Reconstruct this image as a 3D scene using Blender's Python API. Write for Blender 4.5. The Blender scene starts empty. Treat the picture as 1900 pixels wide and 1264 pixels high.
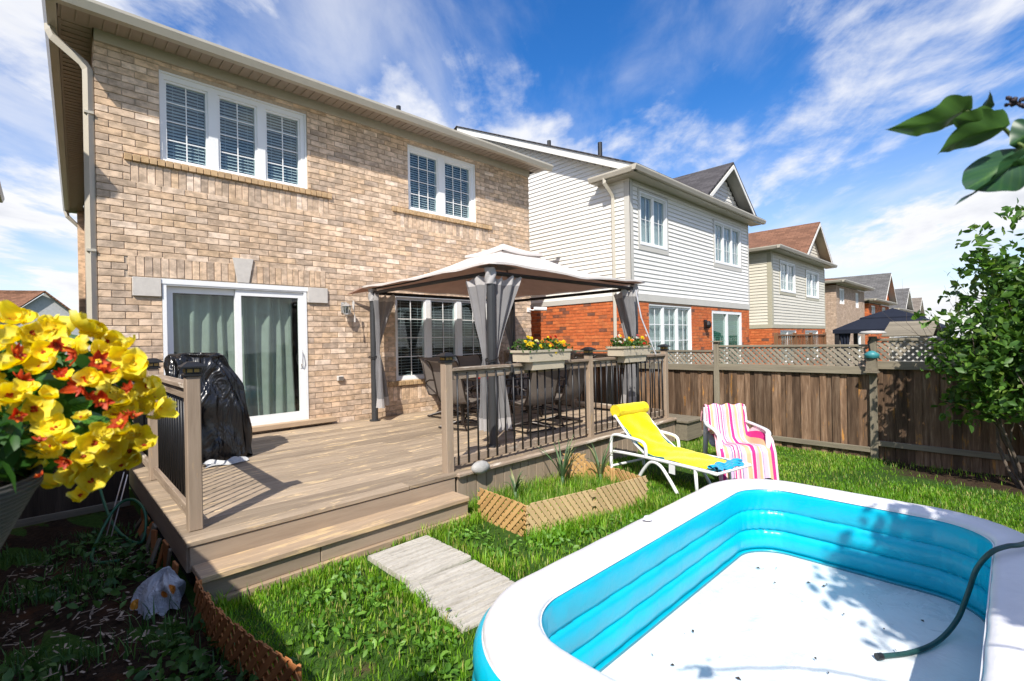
import bpy, math, random
import numpy as np
from mathutils import Vector, Matrix

SC = bpy.context.scene
COL = SC.collection
R = math.radians
random.seed(7)
RNG = np.random.default_rng(7)

# ---------------------------------------------------------------- camera
CAM = Vector((-0.5, -7.9, 1.70))
FPX, CX, CY = 900.0, 950.0, 632.0
YAW, ROLL = R(46.0), R(1.1)
_fw = Vector((math.cos(YAW), math.sin(YAW), 0)); _rt = Vector((math.sin(YAW), -math.cos(YAW), 0)); _up = Vector((0, 0, 1))
CF = _fw
CR = _rt * math.cos(ROLL) - _up * math.sin(ROLL)
CU = _up * math.cos(ROLL) + _rt * math.sin(ROLL)
cd = bpy.data.cameras.new('camera'); cam = bpy.data.objects.new('camera', cd); COL.objects.link(cam)
cd.sensor_width = 36; cd.lens = 36 * FPX / 1900.0; cd.clip_start = 0.02; cd.clip_end = 3000
cd.dof.use_dof = True; cd.dof.focus_distance = 6.0; cd.dof.aperture_fstop = 7.1
cam.matrix_world = Matrix(((CR.x, CU.x, -CF.x, CAM.x), (CR.y, CU.y, -CF.y, CAM.y), (CR.z, CU.z, -CF.z, CAM.z), (0, 0, 0, 1)))
SC.camera = cam

# ---------------------------------------------------------------- sky, sun, exposure
TRAVEL = Vector((0.91, 0.67, -1.17)).normalized()
SUN = -TRAVEL
SUN_EL = math.asin(SUN.z); SUN_AZ = math.atan2(SUN.x, SUN.y)
sd = bpy.data.lights.new('sun', 'SUN'); so = bpy.data.objects.new('sun', sd); COL.objects.link(so)
sd.energy = 5.0; sd.angle = R(0.55); sd.color = (1.0, 0.95, 0.87)
so.rotation_euler = TRAVEL.to_track_quat('-Z', 'Y').to_euler(); so.location = (-10, -10, 20)

def nd(nt, t, **kw):
    n = nt.nodes.new(t)
    for k, v in kw.items():
        if k.startswith('i_'):
            key = k[2:]; key = int(key) if key.isdigit() else key.replace('_', ' ')
            n.inputs[key].default_value = v
        else: setattr(n, k, v)
    return n
def lk(nt, a, b): nt.links.new(a, b)
def math_(nt, op, a, b=None, clamp=False):
    n = nt.nodes.new('ShaderNodeMath'); n.operation = op; n.use_clamp = clamp
    for i, v in enumerate((a, b)):
        if v is None: continue
        if isinstance(v, (int, float)): n.inputs[i].default_value = v
        else: nt.links.new(v, n.inputs[i])
    return n.outputs[0]
def mapr(nt, v, a, b, c=0.0, d=1.0, smooth=True):
    n = nt.nodes.new('ShaderNodeMapRange'); n.interpolation_type = 'SMOOTHSTEP' if smooth else 'LINEAR'
    nt.links.new(v, n.inputs[0])
    for i, x in zip((1, 2, 3, 4), (a, b, c, d)): n.inputs[i].default_value = x
    return n.outputs[0]
def mixc(nt, f, a, b, blend='MIX'):
    n = nt.nodes.new('ShaderNodeMix'); n.data_type = 'RGBA'; n.blend_type = blend
    for s, v in ((n.inputs[0], f), (n.inputs[6], a), (n.inputs[7], b)):
        if isinstance(v, (int, float)): s.default_value = v
        elif isinstance(v, tuple): s.default_value = (*v[:3], 1)
        else: nt.links.new(v, s)
    return n.outputs[2]
def ramp(nt, f, stops):
    n = nt.nodes.new('ShaderNodeValToRGB'); e = n.color_ramp.elements
    while len(e) < len(stops): e.new(0.5)
    for q, (p, c) in zip(e, stops): q.position = p; q.color = (*c[:3], 1)
    nt.links.new(f, n.inputs[0]); return n.outputs[0]
def noise(nt, vec, scale, detail=3, rough=0.55, w=None, dist=0.0):
    n = nt.nodes.new('ShaderNodeTexNoise')
    n.inputs['Scale'].default_value = scale; n.inputs['Detail'].default_value = detail; n.inputs['Roughness'].default_value = rough
    n.inputs['Distortion'].default_value = dist
    if vec is not None: nt.links.new(vec, n.inputs['Vector'])
    if w is not None:
        n.noise_dimensions = '4D'; nt.links.new(w, n.inputs['W'])
    return n.outputs['Fac']
def mapping(nt, vec, scale=(1, 1, 1), rot=(0, 0, 0), loc=(0, 0, 0)):
    n = nt.nodes.new('ShaderNodeMapping'); nt.links.new(vec, n.inputs[0])
    n.inputs['Scale'].default_value = scale; n.inputs['Rotation'].default_value = rot; n.inputs['Location'].default_value = loc
    return n.outputs[0]

W = bpy.data.worlds.new('World'); SC.world = W; W.use_nodes = True
nt = W.node_tree; bg = nt.nodes['Background']
sky = nd(nt, 'ShaderNodeTexSky', sky_type='NISHITA', sun_disc=False, sun_elevation=SUN_EL, sun_rotation=SUN_AZ, altitude=100, air_density=1.0, dust_density=0.6, ozone_density=3.0)
tc = nd(nt, 'ShaderNodeTexCoord'); sep = nd(nt, 'ShaderNodeSeparateXYZ'); lk(nt, tc.outputs['Generated'], sep.inputs[0])
zz = math_(nt, 'ADD', math_(nt, 'MAXIMUM', sep.outputs[2], 0.0), 0.16)
px = math_(nt, 'DIVIDE', sep.outputs[0], zz); py = math_(nt, 'DIVIDE', sep.outputs[1], zz)
cmb = nd(nt, 'ShaderNodeCombineXYZ'); lk(nt, px, cmb.inputs[0]); lk(nt, py, cmb.inputs[1])
v0 = mapping(nt, cmb.outputs[0], rot=(0, 0, -R(40)))
streak = noise(nt, mapping(nt, v0, scale=(0.62, 1.25, 1), loc=(12.46, 14.84, 0)), 1.0, 7, 0.5, dist=0.45)
puff = noise(nt, mapping(nt, v0, scale=(0.9, 1.15, 1), loc=(15.9, 18.85, 0)), 1.05, 12, 0.58, dist=0.25)
fine = noise(nt, mapping(nt, v0, scale=(0.7, 1.5, 1), loc=(1.3, 9.2, 0)), 3.4, 10, 0.62, dist=0.35)
wob = math_(nt, 'MULTIPLY', math_(nt, 'SUBTRACT', fine, 0.5), 0.27)
m1 = mapr(nt, math_(nt, 'ADD', streak, wob), 0.40, 0.74, 0, 0.62)
m2 = mapr(nt, math_(nt, 'ADD', puff, wob), 0.45, 0.64, 0, 0.97)
hz = mapr(nt, sep.outputs[2], 0.0, 0.42, 0.50, 0.0)
cm = math_(nt, 'ADD', math_(nt, 'MAXIMUM', m1, m2), hz, True)
grey = mapr(nt, puff, 0.58, 0.74)
ccol = mixc(nt, grey, (10.2, 10.3, 10.7), (7.6, 7.9, 8.7))
hs = nd(nt, 'ShaderNodeHueSaturation', i_Saturation=1.36, i_Value=2.05, i_Hue=0.509); lk(nt, sky.outputs[0], hs.inputs['Color'])
lk(nt, mixc(nt, cm, hs.outputs[0], ccol), bg.inputs[0])
bg.inputs[1].default_value = 0.074
SC.view_settings.view_transform = 'Standard'; SC.view_settings.look = 'None'; SC.view_settings.gamma = 1.0
SC.view_settings.use_curve_mapping = False
SC.view_settings.exposure = 0.39
SC.cycles.use_denoising = True
SC.cycles.max_bounces = 6; SC.cycles.diffuse_bounces = 3; SC.cycles.glossy_bounces = 3; SC.cycles.transparent_max_bounces = 10; SC.cycles.adaptive_threshold = 0.02

# ---------------------------------------------------------------- helpers
def ray(u, v): return CF + CR * ((u - CX) / FPX) - CU * ((v - CY) / FPX)
def onz(u, v, z): d = ray(u, v); return CAM + d * ((z - CAM.z) / d.z)
def ony(u, v, y): d = ray(u, v); return CAM + d * ((y - CAM.y) / d.y)
def at(u, v, depth): return CAM + ray(u, v) * depth

WM = {}
def reg(o, M=None): WM[o.name] = M.copy() if M is not None else Matrix.Identity(4)
def parent_to(o, p):
    if p is None: return
    o.parent = p; o.matrix_parent_inverse = WM[p.name].inverted()
def tag(o, label=None, cat=None, group=None, kind=None):
    if label: o['label'] = label
    if cat: o['category'] = cat
    if group: o['group'] = group
    if kind: o['kind'] = kind
    return o
def thing(name, loc, label=None, cat=None, group=None, rz=0.0, parent=None):
    o = bpy.data.objects.new(name, None); COL.objects.link(o); o.empty_display_size = 0.1
    M = Matrix.Translation(Vector(loc)) @ Matrix.Rotation(rz, 4, 'Z')
    o.matrix_basis = M; reg(o, M); parent_to(o, parent)
    return tag(o, label, cat, group)
def link(name, me, parent=None, M=None, mat=None):
    o = bpy.data.objects.new(name, me); COL.objects.link(o)
    if M is not None: o.matrix_basis = M
    reg(o, M); parent_to(o, parent)
    return o
def copy_tree(o, M, parent=None):
    """copy of a thing with its parts and sub-parts; M is the new world matrix of the root"""
    c = o.copy(); COL.objects.link(c); c.parent = parent
    c.matrix_basis = M; reg(c, M)
    def rec(src, dst):
        for ch in list(src.children):
            k = ch.copy(); COL.objects.link(k); k.parent = dst; rec(ch, k)
    rec(o, c)
    return c

class MB:
    def __init__(s): s.v = []; s.f = []; s.r = []
    def add(s, vs, fs, r=None):
        b = len(s.v); s.v += [tuple(p) for p in vs]
        s.f += [tuple(i + b for i in f) for f in fs]
        s.r += [random.random() if r is None else r] * len(vs)
        return s
    def box(s, x0, x1, y0, y1, z0, z1, r=None):
        return s.add([(x0, y0, z0), (x1, y0, z0), (x1, y1, z0), (x0, y1, z0), (x0, y0, z1), (x1, y0, z1), (x1, y1, z1), (x0, y1, z1)],
                     [(0, 3, 2, 1), (4, 5, 6, 7), (0, 1, 5, 4), (1, 2, 6, 5), (2, 3, 7, 6), (3, 0, 4, 7)], r)
    def prism(s, poly, a, b, axis='x', r=None):
        n = len(poly)
        def P(p, t): return {'x': (t, p[0], p[1]), 'y': (p[0], t, p[1]), 'z': (p[0], p[1], t)}[axis]
        return s.add([P(p, a) for p in poly] + [P(p, b) for p in poly],
                     [tuple(range(n))[::-1], tuple(range(n, 2 * n))] + [(i, (i + 1) % n, n + (i + 1) % n, n + i) for i in range(n)], r)
    def tube(s, path, rad, seg=8, cap=True, r=None, flat=1.0):
        path = [Vector(p) for p in path]; n = len(path)
        rads = [rad] * n if isinstance(rad, (int, float)) else rad
        vs = []; prev = None
        for i, p in enumerate(path):
            t = (path[min(i + 1, n - 1)] - path[max(i - 1, 0)]).normalized()
            if prev is None:
                a = Vector((0, 0, 1)) if abs(t.z) < 0.9 else Vector((1, 0, 0))
                nrm = t.cross(a).normalized()
            else: nrm = (prev - t * prev.dot(t)).normalized()
            prev = nrm; bi = t.cross(nrm)
            for k in range(seg):
                an = 2 * math.pi * k / seg
                vs.append(p + (nrm * math.cos(an) + bi * math.sin(an) * flat) * rads[i])
        fs = [(i * seg + k, i * seg + (k + 1) % seg, (i + 1) * seg + (k + 1) % seg, (i + 1) * seg + k) for i in range(n - 1) for k in range(seg)]
        if cap: fs += [tuple(range(seg))[::-1], tuple(range((n - 1) * seg, n * seg))]
        return s.add(vs, fs, r)
    def grid(s, fn, nu, nv, r=None, closeu=False):
        vs = [fn(i / (nu if closeu else nu - 1), j / (nv - 1)) for j in range(nv) for i in range(nu)]
        fs = [(j * nu + i, j * nu + (i + 1) % nu, (j + 1) * nu + (i + 1) % nu, (j + 1) * nu + i) for j in range(nv - 1) for i in range(nu if closeu else nu - 1)]
        return s.add(vs, fs, r)
    def lathe(s, prof, c=(0, 0, 0), seg=20, r=None):
        n = len(prof)
        vs = [(c[0] + p[0] * math.cos(2 * math.pi * k / seg), c[1] + p[0] * math.sin(2 * math.pi * k / seg), c[2] + p[1]) for p in prof for k in range(seg)]
        fs = [(i * seg + k, i * seg + (k + 1) % seg, (i + 1) * seg + (k + 1) % seg, (i + 1) * seg + k) for i in range(n - 1) for k in range(seg)]
        return s.add(vs, fs, r)
    def ball(s, c, rad, nu=8, nv=6, jit=0.0, sq=(1, 1, 1), r=None):
        vs = []; fs = []
        for j in range(nv + 1):
            ph = math.pi * j / nv
            for i in range(nu):
                th = 2 * math.pi * i / nu; q = rad * (1 + random.uniform(-jit, jit))
                vs.append((c[0] + q * sq[0] * math.sin(ph) * math.cos(th), c[1] + q * sq[1] * math.sin(ph) * math.sin(th), c[2] + q * sq[2] * math.cos(ph)))
        for j in range(nv):
            for i in range(nu): fs.append((j * nu + i, j * nu + (i + 1) % nu, (j + 1) * nu + (i + 1) % nu, (j + 1) * nu + i))
        return s.add(vs, fs, r)
    def mesh(s, name, mat, smooth=False):
        me = bpy.data.meshes.new(name); me.from_pydata(s.v, [], s.f)
        at_ = me.attributes.new('rnd', 'FLOAT', 'POINT'); at_.data.foreach_set('value', np.array(s.r, dtype=np.float32))
        if smooth: me.polygons.foreach_set('use_smooth', [True] * len(me.polygons))
        if mat: me.materials.append(mat)
        return me
    def build(s, name, mat, parent=None, smooth=False, M=None, kind=None):
        o = link(name, s.mesh(name, mat, smooth), parent, M)
        if kind: o['kind'] = kind
        return o

def np_mesh(name, V, T, mat, rnd=None, smooth=False):
    """fast triangle mesh from numpy arrays"""
    me = bpy.data.meshes.new(name); nv, nt_ = len(V), len(T)
    me.vertices.add(nv); me.vertices.foreach_set('co', V.astype(np.float32).ravel())
    me.loops.add(nt_ * 3); me.loops.foreach_set('vertex_index', T.astype(np.int32).ravel())
    me.polygons.add(nt_); me.polygons.foreach_set('loop_start', np.arange(0, nt_ * 3, 3, dtype=np.int32))
    me.update(calc_edges=True)
    if rnd is not None:
        a = me.attributes.new('rnd', 'FLOAT', 'POINT'); a.data.foreach_set('value', rnd.astype(np.float32))
    if smooth: me.polygons.foreach_set('use_smooth', np.ones(nt_, dtype=bool))
    me.materials.append(mat); return me

def cbox(lx, ly, lz, c):
    """chamfered box centred on the origin"""
    c = min(c, lx * .3, ly * .3, lz * .3); V = []; idx = {}
    for sx in (-1, 1):
        for sy in (-1, 1):
            for sz in (-1, 1):
                for a in range(3):
                    p = [sx * lx / 2, sy * ly / 2, sz * lz / 2]
                    for b in range(3):
                        if b != a: p[b] -= (sx, sy, sz)[b] * c
                    idx[(sx, sy, sz, a)] = len(V); V.append(tuple(p))
    F = []
    for a in range(3):
        b, d = (a + 1) % 3, (a + 2) % 3
        for s in (-1, 1):
            q = []
            for (t, w) in ((-1, -1), (1, -1), (1, 1), (-1, 1)):
                k = [0, 0, 0]; k[a] = s; k[b] = t; k[d] = w; q.append(idx[(*k, a)])
            F.append(tuple(q) if s > 0 else tuple(q[::-1]))
        for t in (-1, 1):
            for w in (-1, 1):
                k0 = [0, 0, 0]; k0[a] = -1; k0[b] = t; k0[d] = w; k1 = list(k0); k1[a] = 1
                F.append((idx[(*k0, b)], idx[(*k1, b)], idx[(*k1, d)], idx[(*k0, d)]))
    for sx in (-1, 1):
        for sy in (-1, 1):
            for sz in (-1, 1): F.append(tuple(idx[(sx, sy, sz, a)] for a in range(3)))
    return V, F
_pc = {}
def plank(name, p0, p1, w, t, mat, parent=None, up=(0, 0, 1), c=0.004, ext=0.0, kind=None):
    """a board from p0 to p1; t is measured along up, w across"""
    p0, p1 = Vector(p0), Vector(p1); X = (p1 - p0); L = X.length + 2 * ext; X.normalize()
    Z = Vector(up); Z = (Z - X * Z.dot(X)).normalized(); Y = Z.cross(X)
    key = (round(L, 3), round(w, 4), round(t, 4), mat.name, name)
    if key not in _pc:
        V, F = cbox(L, w, t, c); m = MB().add(V, F, 0.5); _pc[key] = m.mesh(name, mat)
    M = Matrix((X, Y, Z)).transposed().to_4x4(); M.translation = (p0 + p1) / 2
    o = link(name, _pc[key], parent, M)
    if kind: o['kind'] = kind
    return o

# ---------------------------------------------------------------- materials
def base(name):
    m = bpy.data.materials.new(name); m.use_nodes = True
    n = m.node_tree; return m, n, n.nodes['Principled BSDF']
def bump(n, b, h, strength=0.3, dist=0.01):
    k = nd(n, 'ShaderNodeBump', i_Strength=strength, i_Distance=dist); lk(n, h, k.inputs['Height']); lk(n, k.outputs[0], b.inputs['Normal'])
def rnd_val(n):
    """per piece random: attribute plus object random"""
    a = nd(n, 'ShaderNodeAttribute', attribute_name='rnd'); o = nd(n, 'ShaderNodeObjectInfo')
    return math_(n, 'FRACT', math_(n, 'ADD', a.outputs['Fac'], o.outputs['Random']))
def plain(name, col, rough=0.6, var=0.12, scale=6.0, bmp=0.0, bscale=40.0, metal=0.0, spec=0.5, coat=0.0, world=True, sss=0.0, rv=0.0):
    m, n, b = base(name)
    vec = nd(n, 'ShaderNodeNewGeometry').outputs['Position'] if world else nd(n, 'ShaderNodeTexCoord').outputs['Object']
    f = noise(n, vec, scale, 5, 0.6)
    lo = tuple(c * (1 - var) for c in col); hi = tuple(min(1, c * (1 + var)) for c in col)
    c = ramp(n, f, [(0.3, lo), (0.7, hi)])
    if rv:
        v = mapr(n, rnd_val(n), 0, 1, 1 - rv, 1 + rv, False); h = nd(n, 'ShaderNodeHueSaturation'); lk(n, c, h.inputs['Color']); lk(n, v, h.inputs['Value']); c = h.outputs[0]
    lk(n, c, b.inputs['Base Color'])
    b.inputs['Roughness'].default_value = rough; b.inputs['Metallic'].default_value = metal; b.inputs['Specular IOR Level'].default_value = spec
    if coat: b.inputs['Coat Weight'].default_value = coat; b.inputs['Coat Roughness'].default_value = 0.15
    if bmp: bump(n, b, noise(n, vec, bscale, 4, 0.6), bmp)
    return m
def wood(name, cols, rough=0.75, grain=9.0, bmp=0.5, val=0.22, patch=None, knots=True):
    """long grain along the board's own x; cols dark > light; patch=(colour, amount) bare or stained areas"""
    m, n, b = base(name)
    v = nd(n, 'ShaderNodeTexCoord').outputs['Object']; r = rnd_val(n); w = math_(n, 'MULTIPLY', r, 37.0)
    g1 = noise(n, mapping(n, v, scale=(0.7, grain, grain)), 2.4, 6, 0.65, w, 0.4)
    g2 = noise(n, mapping(n, v, scale=(1.6, grain * 5, grain * 5)), 4.0, 4, 0.6, w)
    f = math_(n, 'ADD', math_(n, 'MULTIPLY', g1, 0.7), math_(n, 'MULTIPLY', g2, 0.3))
    k = len(cols); c = ramp(n, f, [(0.28 + 0.44 * i / (k - 1), cc) for i, cc in enumerate(cols)])
    if patch:
        pf = noise(n, mapping(n, v, scale=(1.0, 5.0, 5.0)), 2.2, 6, 0.7, w, 0.3)
        c = mixc(n, mapr(n, pf, patch[1], patch[1] + 0.09), c, patch[0])
    if knots:
        kn = nd(n, 'ShaderNodeTexVoronoi', i_Scale=2.6, i_Randomness=1.0); kn.voronoi_dimensions = '4D'
        lk(n, mapping(n, v, scale=(0.8, 2.2, 2.2)), kn.inputs['Vector']); lk(n, w, kn.inputs['W'])
        c = mixc(n, mapr(n, kn.outputs['Distance'], 0.03, 0.075, 0.75, 0.0), c, tuple(x * 0.35 for x in cols[0]))
    h = nd(n, 'ShaderNodeHueSaturation'); lk(n, c, h.inputs['Color']); lk(n, mapr(n, r, 0, 1, 1 - val, 1 + val, False), h.inputs['Value'])
    lk(n, h.outputs[0], b.inputs['Base Color']); b.inputs['Roughness'].default_value = rough; b.inputs['Specular IOR Level'].default_value = 0.3
    bump(n, b, f, bmp, 0.006); return m
def brick_mat(name, stops, blotch=0.5):
    m, n, b = base(name)
    r = rnd_val(n); pos = nd(n, 'ShaderNodeNewGeometry').outputs['Position']
    c = ramp(n, r, stops); n.nodes[-1]
    w = math_(n, 'MULTIPLY', r, 11.0)
    f = noise(n, mapping(n, pos, scale=(1, 1, 1.6)), 8.0, 3, 0.55, w)
    f2 = noise(n, pos, 60, 3, 0.6)
    h = nd(n, 'ShaderNodeHueSaturation'); lk(n, c, h.inputs['Color'])
    f3 = noise(n, mapping(n, pos, scale=(1, 1, .45)), 1.1, 5, 0.65)
    val = math_(n, 'ADD', mapr(n, f, 0.35, 0.65, 1 - blotch * 0.5, 1 + blotch * 0.5), math_(n, 'MULTIPLY', math_(n, 'SUBTRACT', f2, 0.5), 0.45))
    lk(n, math_(n, 'ADD', val, math_(n, 'MULTIPLY', math_(n, 'SUBTRACT', f3, 0.5), 0.45)), h.inputs['Value'])
    lk(n, h.outputs[0], b.inputs['Base Color']); b.inputs['Roughness'].default_value = 0.85; b.inputs['Specular IOR Level'].default_value = 0.25
    bump(n, b, f2, 0.35, 0.004); return m
def shingle(name, col, ax=(1, 0)):
    m, n, b = base(name)
    uv = nd(n, 'ShaderNodeTexCoord').outputs['Object']
    t = nd(n, 'ShaderNodeTexBrick', i_Scale=1.0); t.offset = 0.5
    t.inputs['Brick Width'].default_value = 0.32; t.inputs['Row Height'].default_value = 0.11; t.inputs['Mortar Size'].default_value = 0.008
    t.inputs['Color1'].default_value = (*[c * 0.75 for c in col], 1); t.inputs['Color2'].default_value = (*[c * 1.25 for c in col], 1); t.inputs['Mortar'].default_value = (*[c * 0.45 for c in col], 1)
    lk(n, uv, t.inputs['Vector'])
    f = noise(n, uv, 3, 5); c = mixc(n, mapr(n, f, 0.3, 0.7, 0, 0.35), t.outputs[0], tuple(x * 0.7 for x in col))
    lk(n, c, b.inputs['Base Color']); b.inputs['Roughness'].default_value = 0.9; b.inputs['Specular IOR Level'].default_value = 0.2
    bump(n, b, t.outputs['Fac'], -0.4, 0.01); return m
def leafmat(name, stops, trans=0.35, rough=0.45, own=False):
    m, n, b = base(name); out = n.nodes['Material Output']
    r = nd(n, 'ShaderNodeAttribute', attribute_name='rnd').outputs['Fac'] if own else rnd_val(n); pos = nd(n, 'ShaderNodeNewGeometry').outputs['Position']
    c = ramp(n, r, stops); f = noise(n, pos, 9, 3)
    h = nd(n, 'ShaderNodeHueSaturation'); lk(n, c, h.inputs['Color']); lk(n, mapr(n, f, 0.3, 0.7, 0.75, 1.25), h.inputs['Value'])
    lk(n, h.outputs[0], b.inputs['Base Color']); b.inputs['Roughness'].default_value = rough; b.inputs['Specular IOR Level'].default_value = 0.35
    tr = nd(n, 'ShaderNodeBsdfTranslucent'); h2 = nd(n, 'ShaderNodeHueSaturation', i_Value=1.3, i_Saturation=1.1, i_Hue=0.49); lk(n, h.outputs[0], h2.inputs['Color']); lk(n, h2.outputs[0], tr.inputs[0])
    mx = nd(n, 'ShaderNodeMixShader', i_0=trans); lk(n, b.outputs[0], mx.inputs[1]); lk(n, tr.outputs[0], mx.inputs[2]); lk(n, mx.outputs[0], out.inputs[0])
    return m
def cloth(name, col, trans=0.15, rough=0.9, var=0.1, weave=260.0, bmp=0.15):
    m, n, b = base(name); out = n.nodes['Material Output']
    pos = nd(n, 'ShaderNodeNewGeometry').outputs['Position']
    c = ramp(n, noise(n, pos, 5, 5), [(0.3, tuple(x * (1 - var) for x in col)), (0.7, tuple(min(1, x * (1 + var)) for x in col))])
    lk(n, c, b.inputs['Base Color']); b.inputs['Roughness'].default_value = rough; b.inputs['Specular IOR Level'].default_value = 0.15
    bump(n, b, noise(n, pos, weave, 2), bmp, 0.003)
    tr = nd(n, 'ShaderNodeBsdfTranslucent'); lk(n, c, tr.inputs[0])
    mx = nd(n, 'ShaderNodeMixShader', i_0=trans); lk(n, b.outputs[0], mx.inputs[1]); lk(n, tr.outputs[0], mx.inputs[2]); lk(n, mx.outputs[0], out.inputs[0])
    return m
def glassmat(name, tint=(0.8, 0.9, 0.88), refl=1.0):
    m, n, b = base(name); out = n.nodes['Material Output']; n.nodes.remove(b)
    t = nd(n, 'ShaderNodeBsdfTransparent', i_Color=(*tint, 1)); g = nd(n, 'ShaderNodeBsdfGlossy', i_Roughness=0.01)
    pos = nd(n, 'ShaderNodeNewGeometry').outputs['Position']
    k = nd(n, 'ShaderNodeBump', i_Strength=0.06, i_Distance=0.02); lk(n, noise(n, pos, 1.6, 2), k.inputs['Height']); lk(n, k.outputs[0], g.inputs['Normal'])
    fr = nd(n, 'ShaderNodeLayerWeight', i_Blend=0.5); mx = nd(n, 'ShaderNodeMixShader')
    lk(n, math_(n, 'ADD', math_(n, 'MULTIPLY', math_(n, 'POWER', fr.outputs['Facing'], 4.5), 0.95), 0.055 * refl, True), mx.inputs[0]); lk(n, t.outputs[0], mx.inputs[1]); lk(n, g.outputs[0], mx.inputs[2]); lk(n, mx.outputs[0], out.inputs[0])
    return m

MT = {}
MT['brick'] = brick_mat('tan_brick', [(0.0, (.67, .515, .385)), (0.2, (.57, .40, .26)), (0.38, (.50, .38, .28)), (0.55, (.63, .455, .31)), (0.72, (.43, .33, .25)), (0.86, (.61, .43, .275)), (1.0, (.73, .58, .455))])
MT['rowlock'] = brick_mat('sill_brick', [(0.0, (.52, .35, .19)), (0.5, (.46, .31, .17)), (1.0, (.56, .39, .23))], 0.3)
MT['mortar'] = plain('mortar', (.50, .40, .30), 0.95, 0.15, 20, 0.4, 120)
MT['redbrick'] = brick_mat('red_brick', [(0.0, (.56, .15, .05)), (0.4, (.50, .125, .04)), (0.8, (.60, .18, .06)), (0.93, (.22, .085, .05)), (1.0, (.18, .08, .05))], 0.3)
MT['redmortar'] = plain('pale_mortar', (.48, .30, .20), 0.95, 0.1, 20)
MT['farbrick'] = brick_mat('far_beige_brick', [(0.0, (.46, .34, .25)), (0.5, (.40, .29, .21)), (1.0, (.52, .39, .29))], 0.3)
MT['white'] = plain('white_vinyl', (.80, .80, .79), 0.35, 0.03, 4)
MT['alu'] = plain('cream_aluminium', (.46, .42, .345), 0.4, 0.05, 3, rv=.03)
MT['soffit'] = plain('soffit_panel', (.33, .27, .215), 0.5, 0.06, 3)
MT['stone'] = plain('precast_stone', (.55, .51, .46), 0.9, 0.08, 14, 0.25, 90)
MT['siding'] = plain('white_vinyl_siding', (.76, .74, .69), 0.5, 0.04, 2, rv=.04)
MT['siding_b'] = plain('beige_vinyl_siding', (.64, .60, .50), 0.5, 0.04, 2, rv=.04)
MT['trim'] = plain('siding_trim', (.52, .50, .45), 0.5, 0.04, 2)
MT['trim_b'] = plain('olive_trim', (.42, .39, .29), 0.5, 0.04, 2)
MT['shingle'] = shingle('charcoal_shingle', (.085, .078, .08))
MT['shingle_br'] = shingle('brown_shingle', (.21, .105, .065))
MT['shingle_g'] = shingle('grey_shingle', (.13, .125, .12))
MT['black'] = plain('black_metal', (.012, .012, .013), 0.42, 0.2, 8)
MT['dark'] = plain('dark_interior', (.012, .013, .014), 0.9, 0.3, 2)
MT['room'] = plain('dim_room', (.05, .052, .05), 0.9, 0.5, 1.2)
MT['glass'] = glassmat('window_glass', (.84, .90, .90))
MT['doorglass'] = glassmat('door_glass', (.86, .91, .885), .8)
MT['blind'] = plain('blind_slat', (.72, .74, .75), 0.5, 0.04, 4)
MT['curtain_in'] = cloth('grey_green_drape', (.46, .49, .455), 0.25)
MT['sheer'] = cloth('white_sheer', (.72, .72, .70), 0.3)
MT['deck'] = wood('taupe_deck_stain', [(.19, .14, .10), (.33, .255, .18), (.44, .345, .245)], 0.6, 7, 0.8, 0.22, patch=((.62, .46, .27), 0.55))
MT['post'] = wood('stained_post', [(.24, .175, .12), (.33, .25, .18), (.40, .305, .22)], 0.65, 8, 0.4, 0.10, patch=((.44, .31, .18), 0.58))
MT['skirt'] = wood('skirt_board', [(.22, .165, .115), (.30, .23, .165), (.35, .27, .195)], 0.65, 8, 0.3, 0.12)
MT['railwood'] = wood('weathered_rail', [(.10, .07, .05), (.26, .195, .14), (.40, .32, .24)], 0.75, 10, 0.7, 0.15, patch=((.48, .42, .34), 0.54))
MT['step'] = wood('worn_step', [(.28, .20, .135), (.38, .275, .18), (.46, .335, .22)], 0.7, 7, 0.45, 0.10, patch=((.56, .40, .22), 0.53))
MT['fence'] = wood('weathered_fence_board', [(.028, .017, .010), (.15, .09, .053), (.36, .25, .165)], 0.85, 8, 0.8, 0.48, patch=((.36, .17, .045), 0.575))
MT['fencerail'] = wood('grey_fence_rail', [(.12, .10, .07), (.21, .18, .13), (.27, .235, .165)], 0.85, 9, 0.6, 0.15)
MT['lattice_grey'] = wood('weathered_lattice', [(.17, .145, .105), (.27, .235, .18), (.36, .32, .25)], 0.85, 9, 0.4, 0.25)
MT['cedar'] = wood('new_cedar_lattice', [(.40, .22, .075), (.52, .31, .12), (.60, .40, .18)], 0.75, 9, 0.4, 0.15, knots=False)
MT['cedar_pale'] = wood('sun_bleached_cedar', [(.44, .29, .13), (.55, .39, .20), (.62, .47, .27)], 0.75, 9, 0.4, 0.12, knots=False)
MT['cedar_red'] = wood('red_cedar_lattice', [(.26, .09, .03), (.38, .15, .05), (.46, .21, .08)], 0.75, 9, 0.4, 0.15, knots=False)
MT['gatewood'] = wood('dark_gate_board', [(.02, .014, .01), (.05, .035, .024), (.08, .06, .042)], 0.85, 8, 0.5, 0.3)
MT['leaf'] = leafmat('lilac_leaf', [(0.0, (.04, .10, .018)), (0.5, (.07, .16, .024)), (0.85, (.12, .24, .035)), (1.0, (.18, .26, .05))])
MT['bigleaf'] = leafmat('near_leaf', [(0.0, (.018, .06, .025)), (1.0, (.09, .19, .03))], 0.14, 0.4, True)
MT['bark'] = plain('bark', (.11, .085, .065), 0.9, 0.3, 20, 0.6, 60)

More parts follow.
